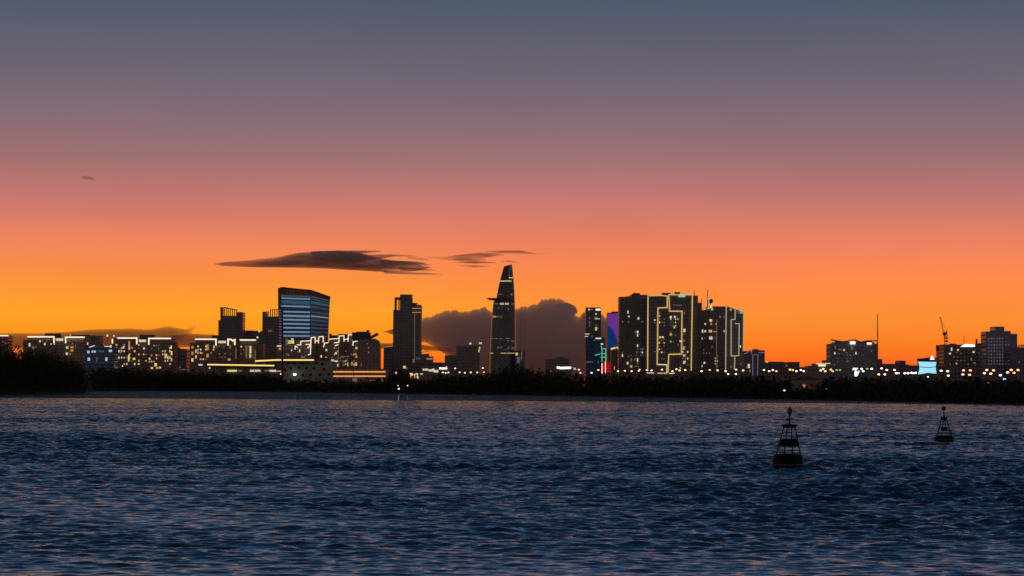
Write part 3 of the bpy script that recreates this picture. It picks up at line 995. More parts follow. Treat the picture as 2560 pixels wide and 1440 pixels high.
mast(b, Y, 1201, 857, 866, 0.2, None, 'lamp_mast', -0.5)
wins(b, Y, [(1176, 859, 5, 4.5, 'w3'), (1201, 858, 7, 4, 'w3')], 'roof_lamp')
strip(b, Y, [[(1199.5, 868), (1197, 879)]], 3, M['w1'], 'light_strip')
Y = 2300
b = bld('riverside_hall', 'low shop row with brilliant white lights under the stepped dark tower', 'shop row', Y, [(1052, 1122, 918)], M['conc'], None, 20)
wins(b, Y, [(1059, 924, 4, 5, 'w3'), (1064, 924, 4, 5, 'w3'), (1068, 924, 4, 5, 'w3'), (1076, 926, 10, 5, 'w3'), (1083, 925, 6, 7, 'w3'), (1090, 928, 12, 6, 'w3'), (1108, 921, 20, 4.5, 'e_ice'), (1116, 918, 4, 5, 'w3'), (1138, 921, 5, 5, 'w3')][:-1], 'shop_light')
Y = 2150
b = bld('riverside_stall', 'low waterside stall with rosy lamps left of the white shop row', 'stall', Y, [(1022, 1058, 933)], M['warm'], None, 14)
wins(b, Y, [(1028, 936, 6, 5, 'l_pink'), (1036, 937, 4, 3, 'w3'), (1042, 935, 6, 4, 'w3'), (1028, 943, 5, 4, 'w2'), (1037, 942, 3, 6, 'w2'), (1044, 943, 4, 8, 'w3'), (1054, 935, 6, 3, 'w3'), (1065, 938, 3, 3, 'w3')][:-1], 'stall_lamp')

# ------------------------------------------------------------------ tapered tower with helipad
Y = 5600
root = thing('skyscraper', 'tallest tapered glass tower with a helipad jutting from its left side', 'skyscraper', (U(1257, 900, Y).x, Y, GZ))
SEC = [(970, 1222, 1290), (880, 1224.5, 1290), (840, 1226.5, 1289.8), (790, 1229.5, 1288.6), (755, 1233, 1287.4), (746, 1240.5, 1286.8), (712, 1247, 1285.3), (692, 1252, 1283.6), (672, 1257.5, 1281.6)]
NS = 32


def sect(y, xl, xr, rake=0.0):
    p, q = U(xl, y, Y), U(xr, y, Y)
    cx, rx = (p.x + q.x) / 2, (q.x - p.x) / 2
    z = (p.z + q.z) / 2
    ring = []
    for i in range(NS):
        a = 2 * math.pi * i / NS
        ca, sa = math.cos(a), math.sin(a)
        ex = math.copysign(abs(ca) ** 0.7, ca)
        ey = math.copysign(abs(sa) ** 0.7, sa)
        ring.append((cx + rx * ex, Y + 26 + min(26, rx * 0.9) * ey, z + rake * (ex * 0.5 + 0.5)))
    return ring


mb = MB()
rings = [sect(*s) for s in SEC]
rings[0] = [(x, y, GZ) for x, y, z in rings[0]]
rings.append(sect(665, 1259.5, 1279.8, 4.5))
mb.loft(rings)
mb.build('wall', M['bglass'], root)


def frontY(px, py):
    for a, b2 in zip(SEC, SEC[1:]):
        if b2[0] <= py <= a[0]:
            t = (py - a[0]) / (b2[0] - a[0])
            xl, xr = a[1] + (b2[1] - a[1]) * t, a[2] + (b2[2] - a[2]) * t
            break
    else:
        xl, xr = 1259.5, 1280
    rx = (xr - xl) / 2
    u = max(-0.99, min(0.99, (px - (xl + xr) / 2) / rx))
    ey = (1 - abs(u) ** (2 / 0.7)) ** 0.35
    return Y + 26 - min(26, rx * Y / FPX * 0.9) * ey


mb = MB()
a = [U(x, y, frontY(x, y) - 0.8) for x, y in ((1271.5, 692), (1282, 693), (1279, 661.5), (1275.5, 661))]
o = Vector((0, 0.7, 0))
mb.add([tuple(v) for v in a] + [tuple(v + o) for v in a], [(0, 1, 2, 3), (7, 6, 5, 4), (0, 4, 5, 1), (1, 5, 6, 2), (2, 6, 7, 3), (3, 7, 4, 0)])
mb.build('glass_fin', M['lightfacet'], root)
hp = MB()
c = U(1231, 746, Y + 12)
hp.lathe((c.x, Y + 12, c.z), [(6, -3.4), (10.8, -0.9), (11.4, -0.7), (11.4, 0.5), (10.9, 0.6)], 28)
e = U(1241, 752, Y + 14)
hp.bar((c.x, Y + 14, c.z - 2.2), (e.x + 2, Y + 14, e.z), 2.4, 8)
hp.build('helipad', M['metal'], root)


def curved(pts, h, mat, name='lit_floor'):
    mb = MB()
    for x0, x1, y in pts:
        n_ = max(1, int((x1 - x0) / 3))
        for i in range(n_):
            xa, xb = x0 + (x1 - x0) * i / n_, x0 + (x1 - x0) * (i + 1) / n_ - 0.25
            yy = min(frontY(xa, y), frontY(xb, y)) - 0.5
            p, q = U(xa, y, yy), U(xb, y, yy)
            hh = h * Y / FPX / 2
            mb.box(p.x, q.x, yy, yy + 0.4, p.z - hh, p.z + hh)
    mb.build(name, mat, root)


curved([(1250, 1279, 702.5)], 2.4, M['w5'])
curved([(1272, 1283, 694.5)], 2.0, M['w5'])
curved([(1245, 1258, 735.5)], 1.5, M['w4'])
curved([(1234, 1246, 759.5), (1279, 1285, 760)], 2.6, M['w4'])
curved([(1250, 1260, 759.5), (1262.5, 1272, 759.5)], 4.6, M['w1'])
curved([(1231.5, 1241, 791.5)], 4.2, M['w2'])
curved([(1242, 1248, 791.5), (1250, 1256, 791.5)], 3.4, M['w4'])
curved([(1229, 1234, 846), (1237, 1244, 846.5), (1250, 1255, 846.5), (1265, 1274, 846), (1268, 1273, 852), (1278, 1287, 853)], 2.4, M['w4'])
curved([(1243, 1248, 869), (1251, 1256, 868.5), (1269, 1273, 869), (1280, 1288, 870)], 3.0, M['w4'])
curved([(1225, 1233, 883), (1252, 1266, 883), (1268, 1289, 883)], 1.8, M['w1'])
curved([(1246, 1248, 770), (1270, 1273, 773), (1276.5, 1281, 736)], 5, M['w4'])
p, q = U(1287, 876, Y - 6), U(1311.5, 876, Y - 6)
mb = MB()
mb.box(p.x, q.x, Y - 6, Y + 40, GZ, p.z)
mb.build('podium', M['bglass'], root)
wins(root, Y - 6, [(1292, 885, 6, 7, 'w1'), (1296, 900, 8, 16, 'w7'), (1304, 889, 2.5, 20, 'w4')])
strip(root, Y - 6, [[(1262, 874), (1280, 871), (1289, 878)]], 1.2, M['w7'], 'roof_edge_light')

# far masts and low blocks right of the tapered tower
root = thing('antenna_cluster', 'pair of hair-thin far lattice masts just right of the tapered tower', 'antenna', (U(1307, 900, 7000).x, 7000, GZ))
for x, t in ((1302, 757), (1305, 755), (1312, 755)):
    mb = MB()
    p = U(x, t, 7000)
    for dx in (-0.9, 0.9):
        mb.tube((p.x + dx, 7000, GZ), (p.x + dx * 0.2, 7000, p.z), 0.13, 0.08, 4)
    mb.build('lattice_mast', M['rust'], root)
Y = 3000
b = bld('riverside_hall', 'low hall with humped roof and a floodlit white front, left of the slim tower', 'hall', Y, [(1363, 1423, 900), (1384, 1420, 897, 1)], M['conc'])
mb = MB()
st = []
for i in range(11):
    x = 1384 + 34 * i / 10
    p = U(x, 899 - 6 * math.sin(math.pi * i / 10), Y + 2)
    st.append((p.x, p.z))
base = U(1400, 901, Y).z
mb.loft([[(x, yy, z) for x, z in st] + [(st[-1][0], yy, base), (st[0][0], yy, base)] for yy in (Y + 2, Y + 26)])
mb.build('roof', M['roofm'], b)
strip(b, Y, [[(1395, 919), (1402, 920)], [(1405, 920), (1425, 919.5)]], 5.5, M['e_ice'], 'floodlit_front')
wins(b, Y, [(1432, 919, 6, 2.5, 'w4'), (1377, 928, 3, 4, 'w4'), (1437, 922, 6, 5, 'w6')])

# ------------------------------------------------------------------ slim tower, neon block, violet tower
Y = 4200
b = bld('tower_block', 'slim tower with a white lit top corner, left of the violet tower', 'tower block', Y, [(1464.5, 1503, 770)], M['bglass'], None, 30)
panel(b, Y, 1489, 1501.5, 771.5, 776.5, M['e_white'], 'lit_crown')
wins(b, Y, [(1473, 774, 4, 5, 'w1'), (1480, 774, 6, 2.5, 'w4'), (1490, 785, 4, 4, 'w1'), (1490, 796, 7, 5, 'w2'), (1474, 795, 2, 6, 'w4'), (1474, 805, 3, 4, 'w4'), (1474, 813, 2, 9, 'w4'), (1490, 813, 2, 5, 'w4'), (1490, 822, 5, 9, 'w1'), (1494, 820, 3, 4, 'w4'), (1495, 797, 10, 2, 'w6')])
mast(b, Y, 1492, 764, 770, 0.3)
Y = 3900
b = bld('office_building', 'blue dark block carrying a green neon ladder frame under the slim tower', 'office building', Y, [(1464, 1512, 844), (1464, 1503, 841, 1)], M['glass'])
strip(b, Y, [[(1505, 870), (1505, 904)], [(1514.5, 872), (1514.5, 904)], [(1504, 872), (1514, 872)], [(1503, 884), (1514, 884.5)], [(1503, 893), (1514, 893)], [(1504, 904), (1514, 904)], [(1503, 866), (1505, 870)], [(1488, 888), (1499, 885)]], 1.9, M['e_green'], 'neon_frame')
wins(b, Y, [(1468, 835, 11, 3, 'w1'), (1466, 841, 8, 2, 'w3'), (1480, 841, 4, 3, 'w4'), (1496, 846, 14, 4, 'w3'), (1505, 860, 6, 4, 'w3'), (1474, 905, 17, 2.6, 'w4'), (1496, 906, 3, 5, 'w7'), (1486, 851, 4, 2, 'w4')])
b = bld('advert_wall', 'small red glowing wall below the green neon ladder frame', 'lit wall', 3600, [(1505, 1536, 905)], M['conc'], None, 10)
panel(b, 3600, 1506, 1535, 906, 931, M['e_red'], 'red_panel')
strip(b, 3600, [[(1505, 909), (1505, 933)], [(1513.5, 905), (1513.5, 933)]], 1.5, M['l_pink'], 'edge_light')
Y = 4600
b = bld('led_tower', 'tower washed violet above and blue below between slim tower and dark slab', 'tower block', Y, [(1518.5, 1552, 783), (1530, 1552, 780, 1)], M['tower'], None, 34)
m, nt, out = newmat('violet_blue_led_wall')
e_ = nd(nt, 'ShaderNodeEmission')
tc = nd(nt, 'ShaderNodeTexCoord')
s_ = nd(nt, 'ShaderNodeSeparateXYZ')
nt.links.new(tc.outputs['Generated'], s_.inputs[0])
xx = mth(nt, 'POWER', s_.outputs[0], 2.0)
vv = mth(nt, 'ADD', s_.outputs[2], mth(nt, 'MULTIPLY', xx, -0.0))
thr = mth(nt, 'MULTIPLY_ADD', mth(nt, 'MULTIPLY', s_.outputs[0], s_.outputs[0]), -0.5, 0.66)
mr = nd(nt, 'ShaderNodeMapRange')
mr.interpolation_type = 'SMOOTHSTEP'
nt.links.new(mth(nt, 'SUBTRACT', s_.outputs[2], thr), mr.inputs[0])
mr.inputs[1].default_value, mr.inputs[2].default_value = -0.05, 0.05
nt.links.new(mixc(nt, mr.outputs[0], (0.004, 0.030, 0.11, 1), (0.13, 0.028, 0.24, 1)), e_.inputs[0])
e_.inputs[1].default_value = 1.0
nt.links.new(e_.outputs[0], out.inputs[0])
panel(b, Y, 1519.5, 1545, 784, 872, m, 'led_facade')
wins(b, Y, [(1545, 848, 5, 4, 'w6')])
b = bld('office_building', 'small dark block with two amber rooftop lights left of the broad slab tower', 'building', 3000, [(1528, 1552, 871), (1536, 1552, 868, 1)], M['warm'])
strip(b, 3000, [[(1529, 872), (1537, 870)], [(1543, 869), (1547, 867.5)]], 4.2, M['w5'], 'roof_light')
wins(b, 3000, [(1536, 920, 2.5, 8, 'w2')])

# ------------------------------------------------------------------ the gold outlined group
Y = 2900
b = bld('tower_block', 'broad dark slab tower with few lit rooms left of the gold outlines', 'tower block', Y,
        [(1548, 1566, 744), (1565, 1586, 743, 1), (1584, 1619, 739, 0.5)], M['tower'], None, 34)
roofbox(b, Y, [(1580, 1586, 735, 745), (1585, 1600, 732.5, 740)], M['rust'], 'roof_plant', 3)
mb = MB()
mb.bar(U(1571, 743, Y + 5), U(1586, 733, Y + 5), 1.2, 2)
mb.build('roof_crane', M['rust'], b)
kk = ['w3', 'w4', 'w4', 'w1']
wins(b, Y, [(1570, 780, 3, 7, 'w3'), (1572, 791, 3.4, 4, 'w3'), (1556, 804, 3, 4, 'w4'), (1571, 805, 3, 4, 'w4'), (1596, 796, 4, 6, 'w3'), (1606, 804, 4, 3, 'w4'), (1594, 830, 4.4, 6, 'w3'), (1588, 830, 3, 3, 'w4'), (1594, 838, 3, 6, 'w3'),
            (1594, 864, 3, 6, 'w3'), (1594, 872, 2.6, 4, 'w4'), (1592, 881, 3, 4, 'w4'), (1606, 881, 3, 4, 'w3'), (1606, 873, 2.4, 5, 'w4'), (1556, 881, 2.4, 3, 'w4'), (1556, 889, 3, 7, 'w3'), (1578, 899, 3, 6, 'w4'), (1586, 899, 3, 5, 'w4'),
            (1594, 900, 3, 9, 'w3'), (1569, 908, 4, 6, 'w3'), (1578, 916, 5, 5, 'w1'), (1592, 916, 12, 2, 'w4'), (1594, 908, 3, 6, 'w4'), (1571, 892, 2.4, 4, 'w4'), (1545.5, 848, 0.1, 0.1, 'w4')][:-1] + grid(1575, 1612, 868, 912, 10, ['w4', 'w7'], 6, 8, 2.4, 3.6))
Y = 2850
b = bld('tower_block', 'widest dark tower with interlocking gold light outlines on its front', 'tower block', Y,
        [(1618, 1671, 740), (1670, 1731, 738, 0.5), (1731, 1745, 741, 2), (1744, 1755, 759, 4)], M['tower'], None, 36)
roofbox(b, Y, [(1655, 1677, 732, 734.4), (1665, 1668, 734, 741), (1687, 1700, 730, 732.6), (1692, 1695, 732, 739)], M['roofm'], 'roof_canopy', 4)
strip(b, Y, [[(1620, 738), (1619, 926)], [(1624, 739), (1655, 738.5), (1668, 740), (1668, 769), (1645, 770), (1643, 911), (1667, 912), (1667, 933), (1645, 933)],
             [(1672, 738), (1674, 778), (1705, 778), (1704, 885), (1672, 886), (1670, 930)], [(1674, 736.5), (1731, 737), (1728, 925)]], 2.9, M['e_gold'], 'outline_light')
strip(b, Y, [[(1618, 932), (1634, 932.5)], [(1674, 933.5), (1686, 933)], [(1646, 911.5), (1667, 912)]], 2.6, M['w3'], 'outline_light')
panel(b, Y, 1696, 1713, 737, 743, M['e_teal'], 'roof_sign', 0.3, 0.6)
mast(b, Y, 1735.5, 725, 741, 0.5)
mast(b, Y, 1753.5, 747, 760, 0.5)
wins(b, Y, grid(1634, 1664, 778, 830, 12, ['w4', 'w5', 'w4'], 6, 8, 2.8, 4) + grid(1645, 1668, 845, 905, 14, ['w4', 'w5', 'w7'], 6, 8, 2.8, 4) + grid(1674, 1702, 786, 884, 14, ['w4', 'w8', 'w4', 'w3'], 6, 8, 2.6, 4)
     + grid(1698, 1726, 868, 925, 14, ['w4', 'w1', 'w3', 'w7'], 6, 8, 2.8, 4.4)
     + [(1677, 793, 5, 6, 'w3'), (1687, 792, 4, 5, 'w3'), (1692, 792, 2, 6, 'w4'), (1686, 818, 4, 5, 'w8'), (1677, 836, 6, 7, 'w2'), (1711, 826, 5, 8, 'w3'), (1711, 835, 4, 2, 'w4'), (1710, 852, 6, 5, 'w4'), (1702, 853, 6, 4, 'w3'), (1650, 843, 5, 4, 'w5'), (1657, 843, 5, 4, 'w5'),
        (1711, 783, 3, 7, 'w4'), (1710, 870, 3, 8, 'w1'), (1710, 889, 3, 6, 'w3'), (1710, 906, 4, 7, 'w5'), (1637, 800, 4, 3, 'w5'), (1640, 879, 14, 1.6, 'w4'), (1693, 763, 22, 3, 'w7')])
Y = 3050
b = bld('tower_block', 'dark tower with scattered rooms lit between the two gold-outlined towers', 'tower block', Y,
        [(1752, 1770, 777), (1769, 1822, 768, 1)], M['tower'], None, 34)
mast(b, Y, 1769, 724, 770, 0.6, M['rust'])
mb = MB()
c = U(1777, 753, Y + 4)
mb.tube((c.x, Y + 2, c.z), (c.x, Y + 5, c.z), 2.4, 2.4, 16)
c2 = U(1777, 770, Y + 4)
mb.tube((c.x, Y + 4, c2.z), (c.x, Y + 4, c.z), 0.5, 0.5, 6)
mb.build('roof_dish', M['roofm'], b)
strip(b, Y, [[(1771.5, 747), (1771.5, 770)]], 3, M['e_golddim'], 'mast_light')
wins(b, Y, [(1772, 747, 6, 5, 'w1'), (1777.5, 766, 6, 8, 'w5'), (1780, 773, 5, 5, 'w8'), (1771, 771, 5, 3, 'w3')], 'roof_lamp')
wins(b, Y, [(1777, 801, 6, 6, 'w5'), (1763, 810, 4, 4, 'w3'), (1778, 810, 4, 5, 'w2'), (1755, 828, 6, 8, 'w3'), (1763, 828, 4, 5, 'w3'), (1776, 828, 8, 6, 'w1'), (1788, 829, 9, 2.5, 'w2'), (1753, 846, 6, 6, 'w5'), (1762, 845, 3, 3, 'w4'), (1777, 845, 8, 7, 'w3'),
            (1788, 845.5, 8, 1.6, 'w4'), (1800, 792, 4, 6, 'w4'), (1810, 793, 7, 2, 'w4'), (1811, 828, 3, 5, 'w3'), (1761, 907, 4, 5, 'w3'), (1754, 915, 4, 6, 'w3'), (1790, 810, 3, 4, 'w2')] + grid(1786, 1800, 885, 925, 8, ['w4', 'w4', 'w1'], 5, 7, 2.6, 3.6) + grid(1756, 1786, 855, 900, 5, ['w4'], 7, 8, 2.6, 3.6))
strip(b, Y, [[(1792, 800), (1791, 925)]], 1.6, M['w4'], 'edge_light')
Y = 2800
root = thing('tower_block', 'slope-topped dark tower with pale light outlines at the right end of the tower group', 'tower block', (U(1836, 900, Y).x, Y, GZ))
mb = MB()
fp = [(1811.5, 766.5, 8), (1820, 766.5, 0), (1858.5, 780, 8)]
f, bk, g0, g1 = [], [], [], []
lo, hi = [], []
for x, y, dy in fp + [(1852, 778, 40), (1813, 767, 40)]:
    p = U(x, y, Y + dy)
    lo.append((p.x, Y + dy, GZ))
    hi.append((p.x, Y + dy, p.z))
mb.loft([lo, hi])
mb.build('wall', M['tower'], root)
strip(root, Y - 0.4, [[(1815.5, 766), (1814, 926)]], 2.4, M['e_golddim'], 'outline_light')
strip(root, Y - 0.2, [[(1838, 771), (1838, 798), (1828, 799), (1828, 890), (1847, 889), (1848, 809), (1839, 809)], [(1837, 891), (1836, 922)]], 2.4, M['e_golddim'], 'outline_light')
strip(root, Y + 6.6, [[(1859, 780), (1858, 926)]], 2.2, M['e_golddim'], 'outline_light')
panel(root, Y - 0.2, 1850, 1857, 777, 784, M['e_lime'], 'roof_sign')
panel(root, Y - 0.2, 1841, 1850, 776, 784, M['e_bandlow'], 'roof_sign')
wins(root, Y, [(1827, 774, 5, 6, 'w2'), (1851, 866, 3, 6, 'w3'), (1853, 910, 6, 4, 'w4'), (1828, 917, 4, 6, 'w4'), (1818, 768, 4, 3, 'w4')])

# ------------------------------------------------------------------ right bank
Y = 2600
b = bld('hotel_building', 'violet grey block with an arched light on its roof beside the slope-topped tower', 'building', Y,
        [(1860, 1887, 880), (1886, 1896, 875, 1), (1894, 1912, 878, 2)], M['purpleconc'])
arch = [(1862, 884), (1868, 882), (1871, 877), (1874, 875.5), (1877, 877), (1879, 883)]
strip(b, Y, [arch, [(1897, 882), (1911, 881)]], 2.2, M['e_violet'], 'arch_light')
strip(b, Y, [[(1882, 888), (1882, 938)], [(1895, 887), (1894, 938)], [(1882, 887), (1895, 887)]], 1.5, M['e_violet'], 'outline_light')
wins(b, Y, [(1872, 915, 5, 10, 'w3'), (1867, 918, 3, 3, 'w4'), (1875, 927, 3, 8, 'w4')])
b = bld('warehouse', 'long low dark roofline right of the violet grey block', 'warehouse', 2700, [(1912, 1960, 906.5), (1955, 1985, 908, 2), (1975, 1999, 907, 1), (1996, 2022, 920, 3)], M['conc'])
roofbox(b, 2700, [(1912, 1924, 904.5, 907), (1940, 1958, 905, 907), (1974, 1986, 905, 908)], M['roofm'], 'roof_plant')
wins(b, 2700, [(1917, 904.5, 6, 4, 'w1'), (1966, 914, 4, 5, 'w4')])
b = bld('warehouse', 'low dark shed with a small white sign and yellow roof strip', 'warehouse', 2350, [(2020, 2042, 917), (2038, 2078, 911, 1), (2064, 2076, 903, 2)], M['conc'])
panel(b, 2350, 2046, 2064, 911, 916, M['e_white'], 'sign')
strip(b, 2350, [[(2040, 909.5), (2075, 908.5)]], 2.2, M['w5'], 'roof_light')
Y = 2400
b = bld('hotel_building', 'wide dark building with wavy canopies and two white rooftop lights beside the red mast', 'building', Y,
        [(2075, 2088, 862), (2087, 2186, 858, 1), (2184, 2193, 862, 2)], M['grey'])
mb = MB()
for st in ([(2079, 849.5), (2090, 852), (2100, 853.5), (2110, 854.5), (2120, 852), (2128, 850), (2136, 850)], [(2139, 851), (2148, 854.5), (2156, 854.5), (2166, 852), (2178, 852), (2191, 852)]):
    for i in range(len(st) - 1):
        mb.bar(U(st[i][0], st[i][1], Y + 6 + 0.03 * i), U(st[i + 1][0], st[i + 1][1], Y + 6 + 0.03 * i), 0.7, 12)
mb.build('roof_canopy', M['roofm'], b)
roofbox(b, Y, [(2090, 2126, 853.5, 860), (2140, 2165, 854.5, 860), (2165, 2180, 853, 860)], M['grey'], 'penthouse', 8)
panel(b, Y, 2125, 2138, 854, 860.5, M['e_ice'], 'roof_sign', 0.3, 0.6)
panel(b, Y, 2167, 2179, 856, 861.5, M['e_white'], 'roof_sign', 0.3, 0.6)
wins(b, Y, [(2088, 868, 2.4, 8, 'w4'), (2100, 874, 9, 2.5, 'w4'), (2110, 875, 4, 5, 'w1'), (2087, 883, 3, 6, 'w3'), (2098, 884, 4, 3, 'w4'), (2116, 882, 5, 2, 'w4'), (2130, 871, 6, 7, 'w4'), (2140, 883, 3, 6, 'w3'), (2119, 903, 5, 3, 'w4'), (2178, 878, 3, 3, 'w4')]
     + grid(2082, 2186, 884, 925, 12, ['w7', 'w4', 'w7'], 8, 8, 3, 3))
Y = 1900
root = thing('neon_sign', 'blue white neon figure glowing at the foot of the wide canopied building', 'neon sign', (U(2139, 940, Y).x, Y, GZ))
strip(root, Y, [[(2133, 924), (2134, 921.5), (2143, 921.5)], [(2140, 922), (2139, 928), (2138, 934), (2140, 938), (2143, 937), (2147, 928)]], 3.2, M['e_ice'], 'neon_tube')
strip(root, Y, [[(2138, 930), (2138, 939)], [(2141, 930), (2141, 939)]], 3.4, M['e_ice'], 'neon_tube')
mb = MB()
p, q = U(2131, 945, Y), U(2150, 919, Y)
mb.box(p.x, q.x, Y + 0.1, Y + 0.5, GZ + 1.5, q.z)
mb.tube((p.x + 1, Y + 0.4, GZ), (p.x + 1, Y + 0.4, GZ + 2), 0.2)
mb.tube((q.x - 1, Y + 0.4, GZ), (q.x - 1, Y + 0.4, GZ + 2), 0.2)
mb.build('sign_board', M['metal'], root)
Y = 2250
root = thing('radio_mast', 'tall thin dark red mast rising right of the wide canopied building', 'mast', (U(2193, 940, Y).x, Y, GZ))
mb = MB()
p, q = U(2193.5, 938, Y), U(2194, 784, Y)
mb.tube((q.x, Y, GZ), q, 0.55, 0.3, 8)
mb.build('pole', M['rust'], root)
mb = MB()
for k in range(3):
    a = 2 * math.pi * k / 3 + 0.4
    mb.tube((q.x + 3.4 * math.cos(a), Y + 3.4 * math.sin(a), GZ), (q.x, Y, GZ + (q.z - GZ) * 0.28), 0.22, 0.16, 6)
for z in (0.55, 0.75):
    h = GZ + (q.z - GZ) * z
    mb.tube((q.x - 1.2, Y, h), (q.x + 1.2, Y, h), 0.14, 0.14, 5)
mb.build('bracing', M['rust'], root)
b = bld('warehouse', 'low dark roofline between the red mast and the cyan lit board', 'warehouse', 2600, [(2192, 2206, 900, 1), (2204, 2250, 912), (2248, 2264, 904, 2), (2262, 2352, 916, 1)], M['purpleconc'])
roofbox(b, 2600, [(2240, 2252, 908, 913), (2264, 2272, 911, 915)], M['roofm'], 'roof_plant')
wins(b, 2600, [(2171, 920, 0.1, 0.1, 'w4')][:-1])
Y = 1750
root = thing('billboard', 'cyan white glowing board above the treeline under the luffing crane', 'billboard', (U(2318, 940, Y).x, Y, GZ))
mb = MB()
fr = [(2296, 904), (2341, 905), (2339, 918), (2341, 934), (2320, 932), (2296, 936), (2299, 919)]
p = [U(x, y, Y) for x, y in fr]
mb.loft([[(v.x, Y - 0.2, v.z) for v in p], [(v.x, Y + 0.4, v.z) for v in p]])
sc_ = mb.build('screen', M['e_cyan'], root)
strip(sc_, Y, [[(2298, 917), (2318, 919), (2340, 917)]], 1.6, M['glass'], 'divider')
mb = MB()
p, q = U(2294, 897, Y + 0.5), U(2342, 938, Y + 0.5)
mb.box(p.x, q.x, Y + 0.5, Y + 1.4, q.z, U(2300, 903, Y).z)
for x in (2304, 2332):
    c = U(x, 930, Y)
    mb.tube((c.x, Y + 1, GZ), (c.x, Y + 1, c.z), 0.3, 0.3, 8)
mb.build('frame', M['metal'], root)
mb = MB()
p = [U(x, y, Y + 2) for x, y in ((2294, 904), (2294, 896), (2306, 896), (2318, 894), (2334, 893), (2338, 904))]
mb.loft([[(v.x, Y + 2, v.z) for v in p], [(v.x, Y + 5, v.z) for v in p]])
mb.build('gantry', M['metal'], root)
mb = MB()
p = [U(x, y, Y + 1.7) for x, y in ((2325, 899), (2336, 899), (2331, 889), (2329.5, 889))]
mb.loft([[(v.x, Y + 1.5, v.z) for v in p], [(v.x, Y + 1.9, v.z) for v in p]])
mb.build('lit_peak', M['e_ice'], root)
panel(root, Y, 2282, 2294, 902, 906.5, M['w2'], 'side_lamp', 0.4, 0.3)
# luffing crane
Y = 2750
root = thing('tower_crane', 'luffing tower crane with raised jib above the dark rooftops', 'crane', (U(2362, 900, Y).x, Y, GZ))


def lattice(p, q, w, n, r, mat, name):
    mb = MB()
    p, q = Vector(p), Vector(q)
    d = (q - p).normalized()
    a = d.cross(Vector((0, 1, 0))).normalized()
    c = Vector((0, 1, 0))
    cs = [(a * i + c * j) * (w / 2) for i, j in ((-1, -1), (1, -1), (1, 1), (-1, 1))]
    for k in cs:
        mb.tube(p + k, q + k, r, r, 5)
    for i in range(n):
        s, e = p + (q - p) * (i / n), p + (q - p) * ((i + 1) / n)
        for k in range(4):
            mb.tube(s + cs[k], e + cs[(k + 1) % 4], r * 0.7, r * 0.7, 4)
    mb.build(name, mat, root)


mt = U(2363.5, 829, Y)
lattice((mt.x, Y, GZ), mt, 1.6, 16, 0.15, M['rust'], 'tower_mast')
piv, tip, ap = U(2362, 842, Y), U(2350, 792, Y), U(2366.5, 826, Y)
lattice(piv, tip, 0.9, 12, 0.10, M['yellowsteel'], 'jib')
mb = MB()
mb.tube(tip, ap, 0.12, 0.12, 4)
mb.tube(ap, U(2368, 843, Y), 0.35, 0.35, 5)
mb.tube(U(2361, 843, Y), ap, 0.35, 0.35, 5)
mb.build('stay', M['rust'], root)
mb = MB()
for x0, x1, y0, y1 in ((2360, 2370, 844, 847), (2362, 2370.5, 851, 855), (2357, 2364, 832, 838)):
    p, q = U(x0, y1, Y), U(x1, y0, Y)
    mb.box(p.x, q.x, Y - 1.5, Y + 1.5, p.z, q.z)
mb.build('counterweight', M['rust'], root)
b = bld('roof_tank_tower', 'small dark red stair tower left of the block with the white lit roof panel', 'building', 2700, [(2346, 2353, 872), (2342, 2360, 896, 1)], M['conc'], None, 14)
roofbox(b, 2700, [(2343, 2355, 863, 872)], M['rust'], 'water_tank', 1, 8)
Y = 2600
b = bld('office_building', 'dark wide block with a glowing white rooftop panel right of the crane', 'office building', Y, [(2359, 2466, 864), (2440, 2466, 862, 1)], M['conc'])
roofbox(b, Y, [(2376, 2390, 859, 865), (2384, 2394, 861, 866), (2447, 2456, 858, 864), (2432, 2440, 860, 866)], M['roofm'], 'roof_plant', 4)
mb = MB()
p = [U(x, y, Y) for x, y in ((2401, 867), (2437, 867), (2437, 862), (2431, 860.5), (2412, 860.5))]
mb.loft([[(v.x, Y - 0.5, v.z) for v in p], [(v.x, Y - 0.1, v.z) for v in p]])
mb.build('lit_panel', M['e_ice'], b)
mast(b, Y, 2410, 838, 862, 0.28)
roofbox(b, Y, [(2440, 2443.6, 847, 864)], M['roofm'], 'chimney', 4, 2)
wins(b, Y, [(2379, 873, 3, 9, 'w3'), (2395, 875, 4, 4, 'w3'), (2375, 884, 5, 4, 'w3'), (2391, 881, 3, 2, 'w4'), (2434, 880, 5, 4, 'w3'), (2428, 898, 4, 6, 'w4'), (2391, 909, 4, 5, 'w2'), (2436, 907, 6, 3, 'w4'), (2457, 892, 12, 3, 'w7')] + grid(2362, 2460, 870, 915, 12, ['w7', 'w4', 'w7'], 9, 9, 3, 3))
Y = 2500
b = bld('tower_block', 'stepped dark block dotted with dim bluish windows near the right edge', 'tower block', Y,
        [(2465, 2489, 831), (2488, 2511, 819, 1), (2510, 2527, 830, 2), (2525, 2543, 837, 3)], M['grey'])
wins(b, Y, grid(2468, 2512, 842, 920, 60, ['w7', 'w7', 'w4', 'w7'], 7, 8, 3, 4) + grid(2511, 2540, 850, 915, 10, ['w7'], 7, 8, 3, 2.4))
strip(b, Y, [[(2469, 848), (2483, 847)], [(2490, 847), (2502, 848)]], 1.4, M['w7'], 'lit_ledge')
b = bld('office_building', 'plain dark block cut off by the right edge of the picture', 'building', 2450, [(2542, 2640, 872)], M['purpleconc'])
wins(b, 2450, [(2548, 905, 3, 6, 'w7'), (2540, 905, 0.1, 0.1, 'w7')][:-1])
Y = shore(2015) + 70
b = bld('riverside_shed', 'dim brown shed with an amber lit doorway low among the right bank trees', 'shed', Y, [(1985, 2046, 948)], M['warm'], None, 12)
mb = MB()
p, q, r_ = U(1982, 948, Y), U(2049, 948, Y), U(2015, 941, Y)
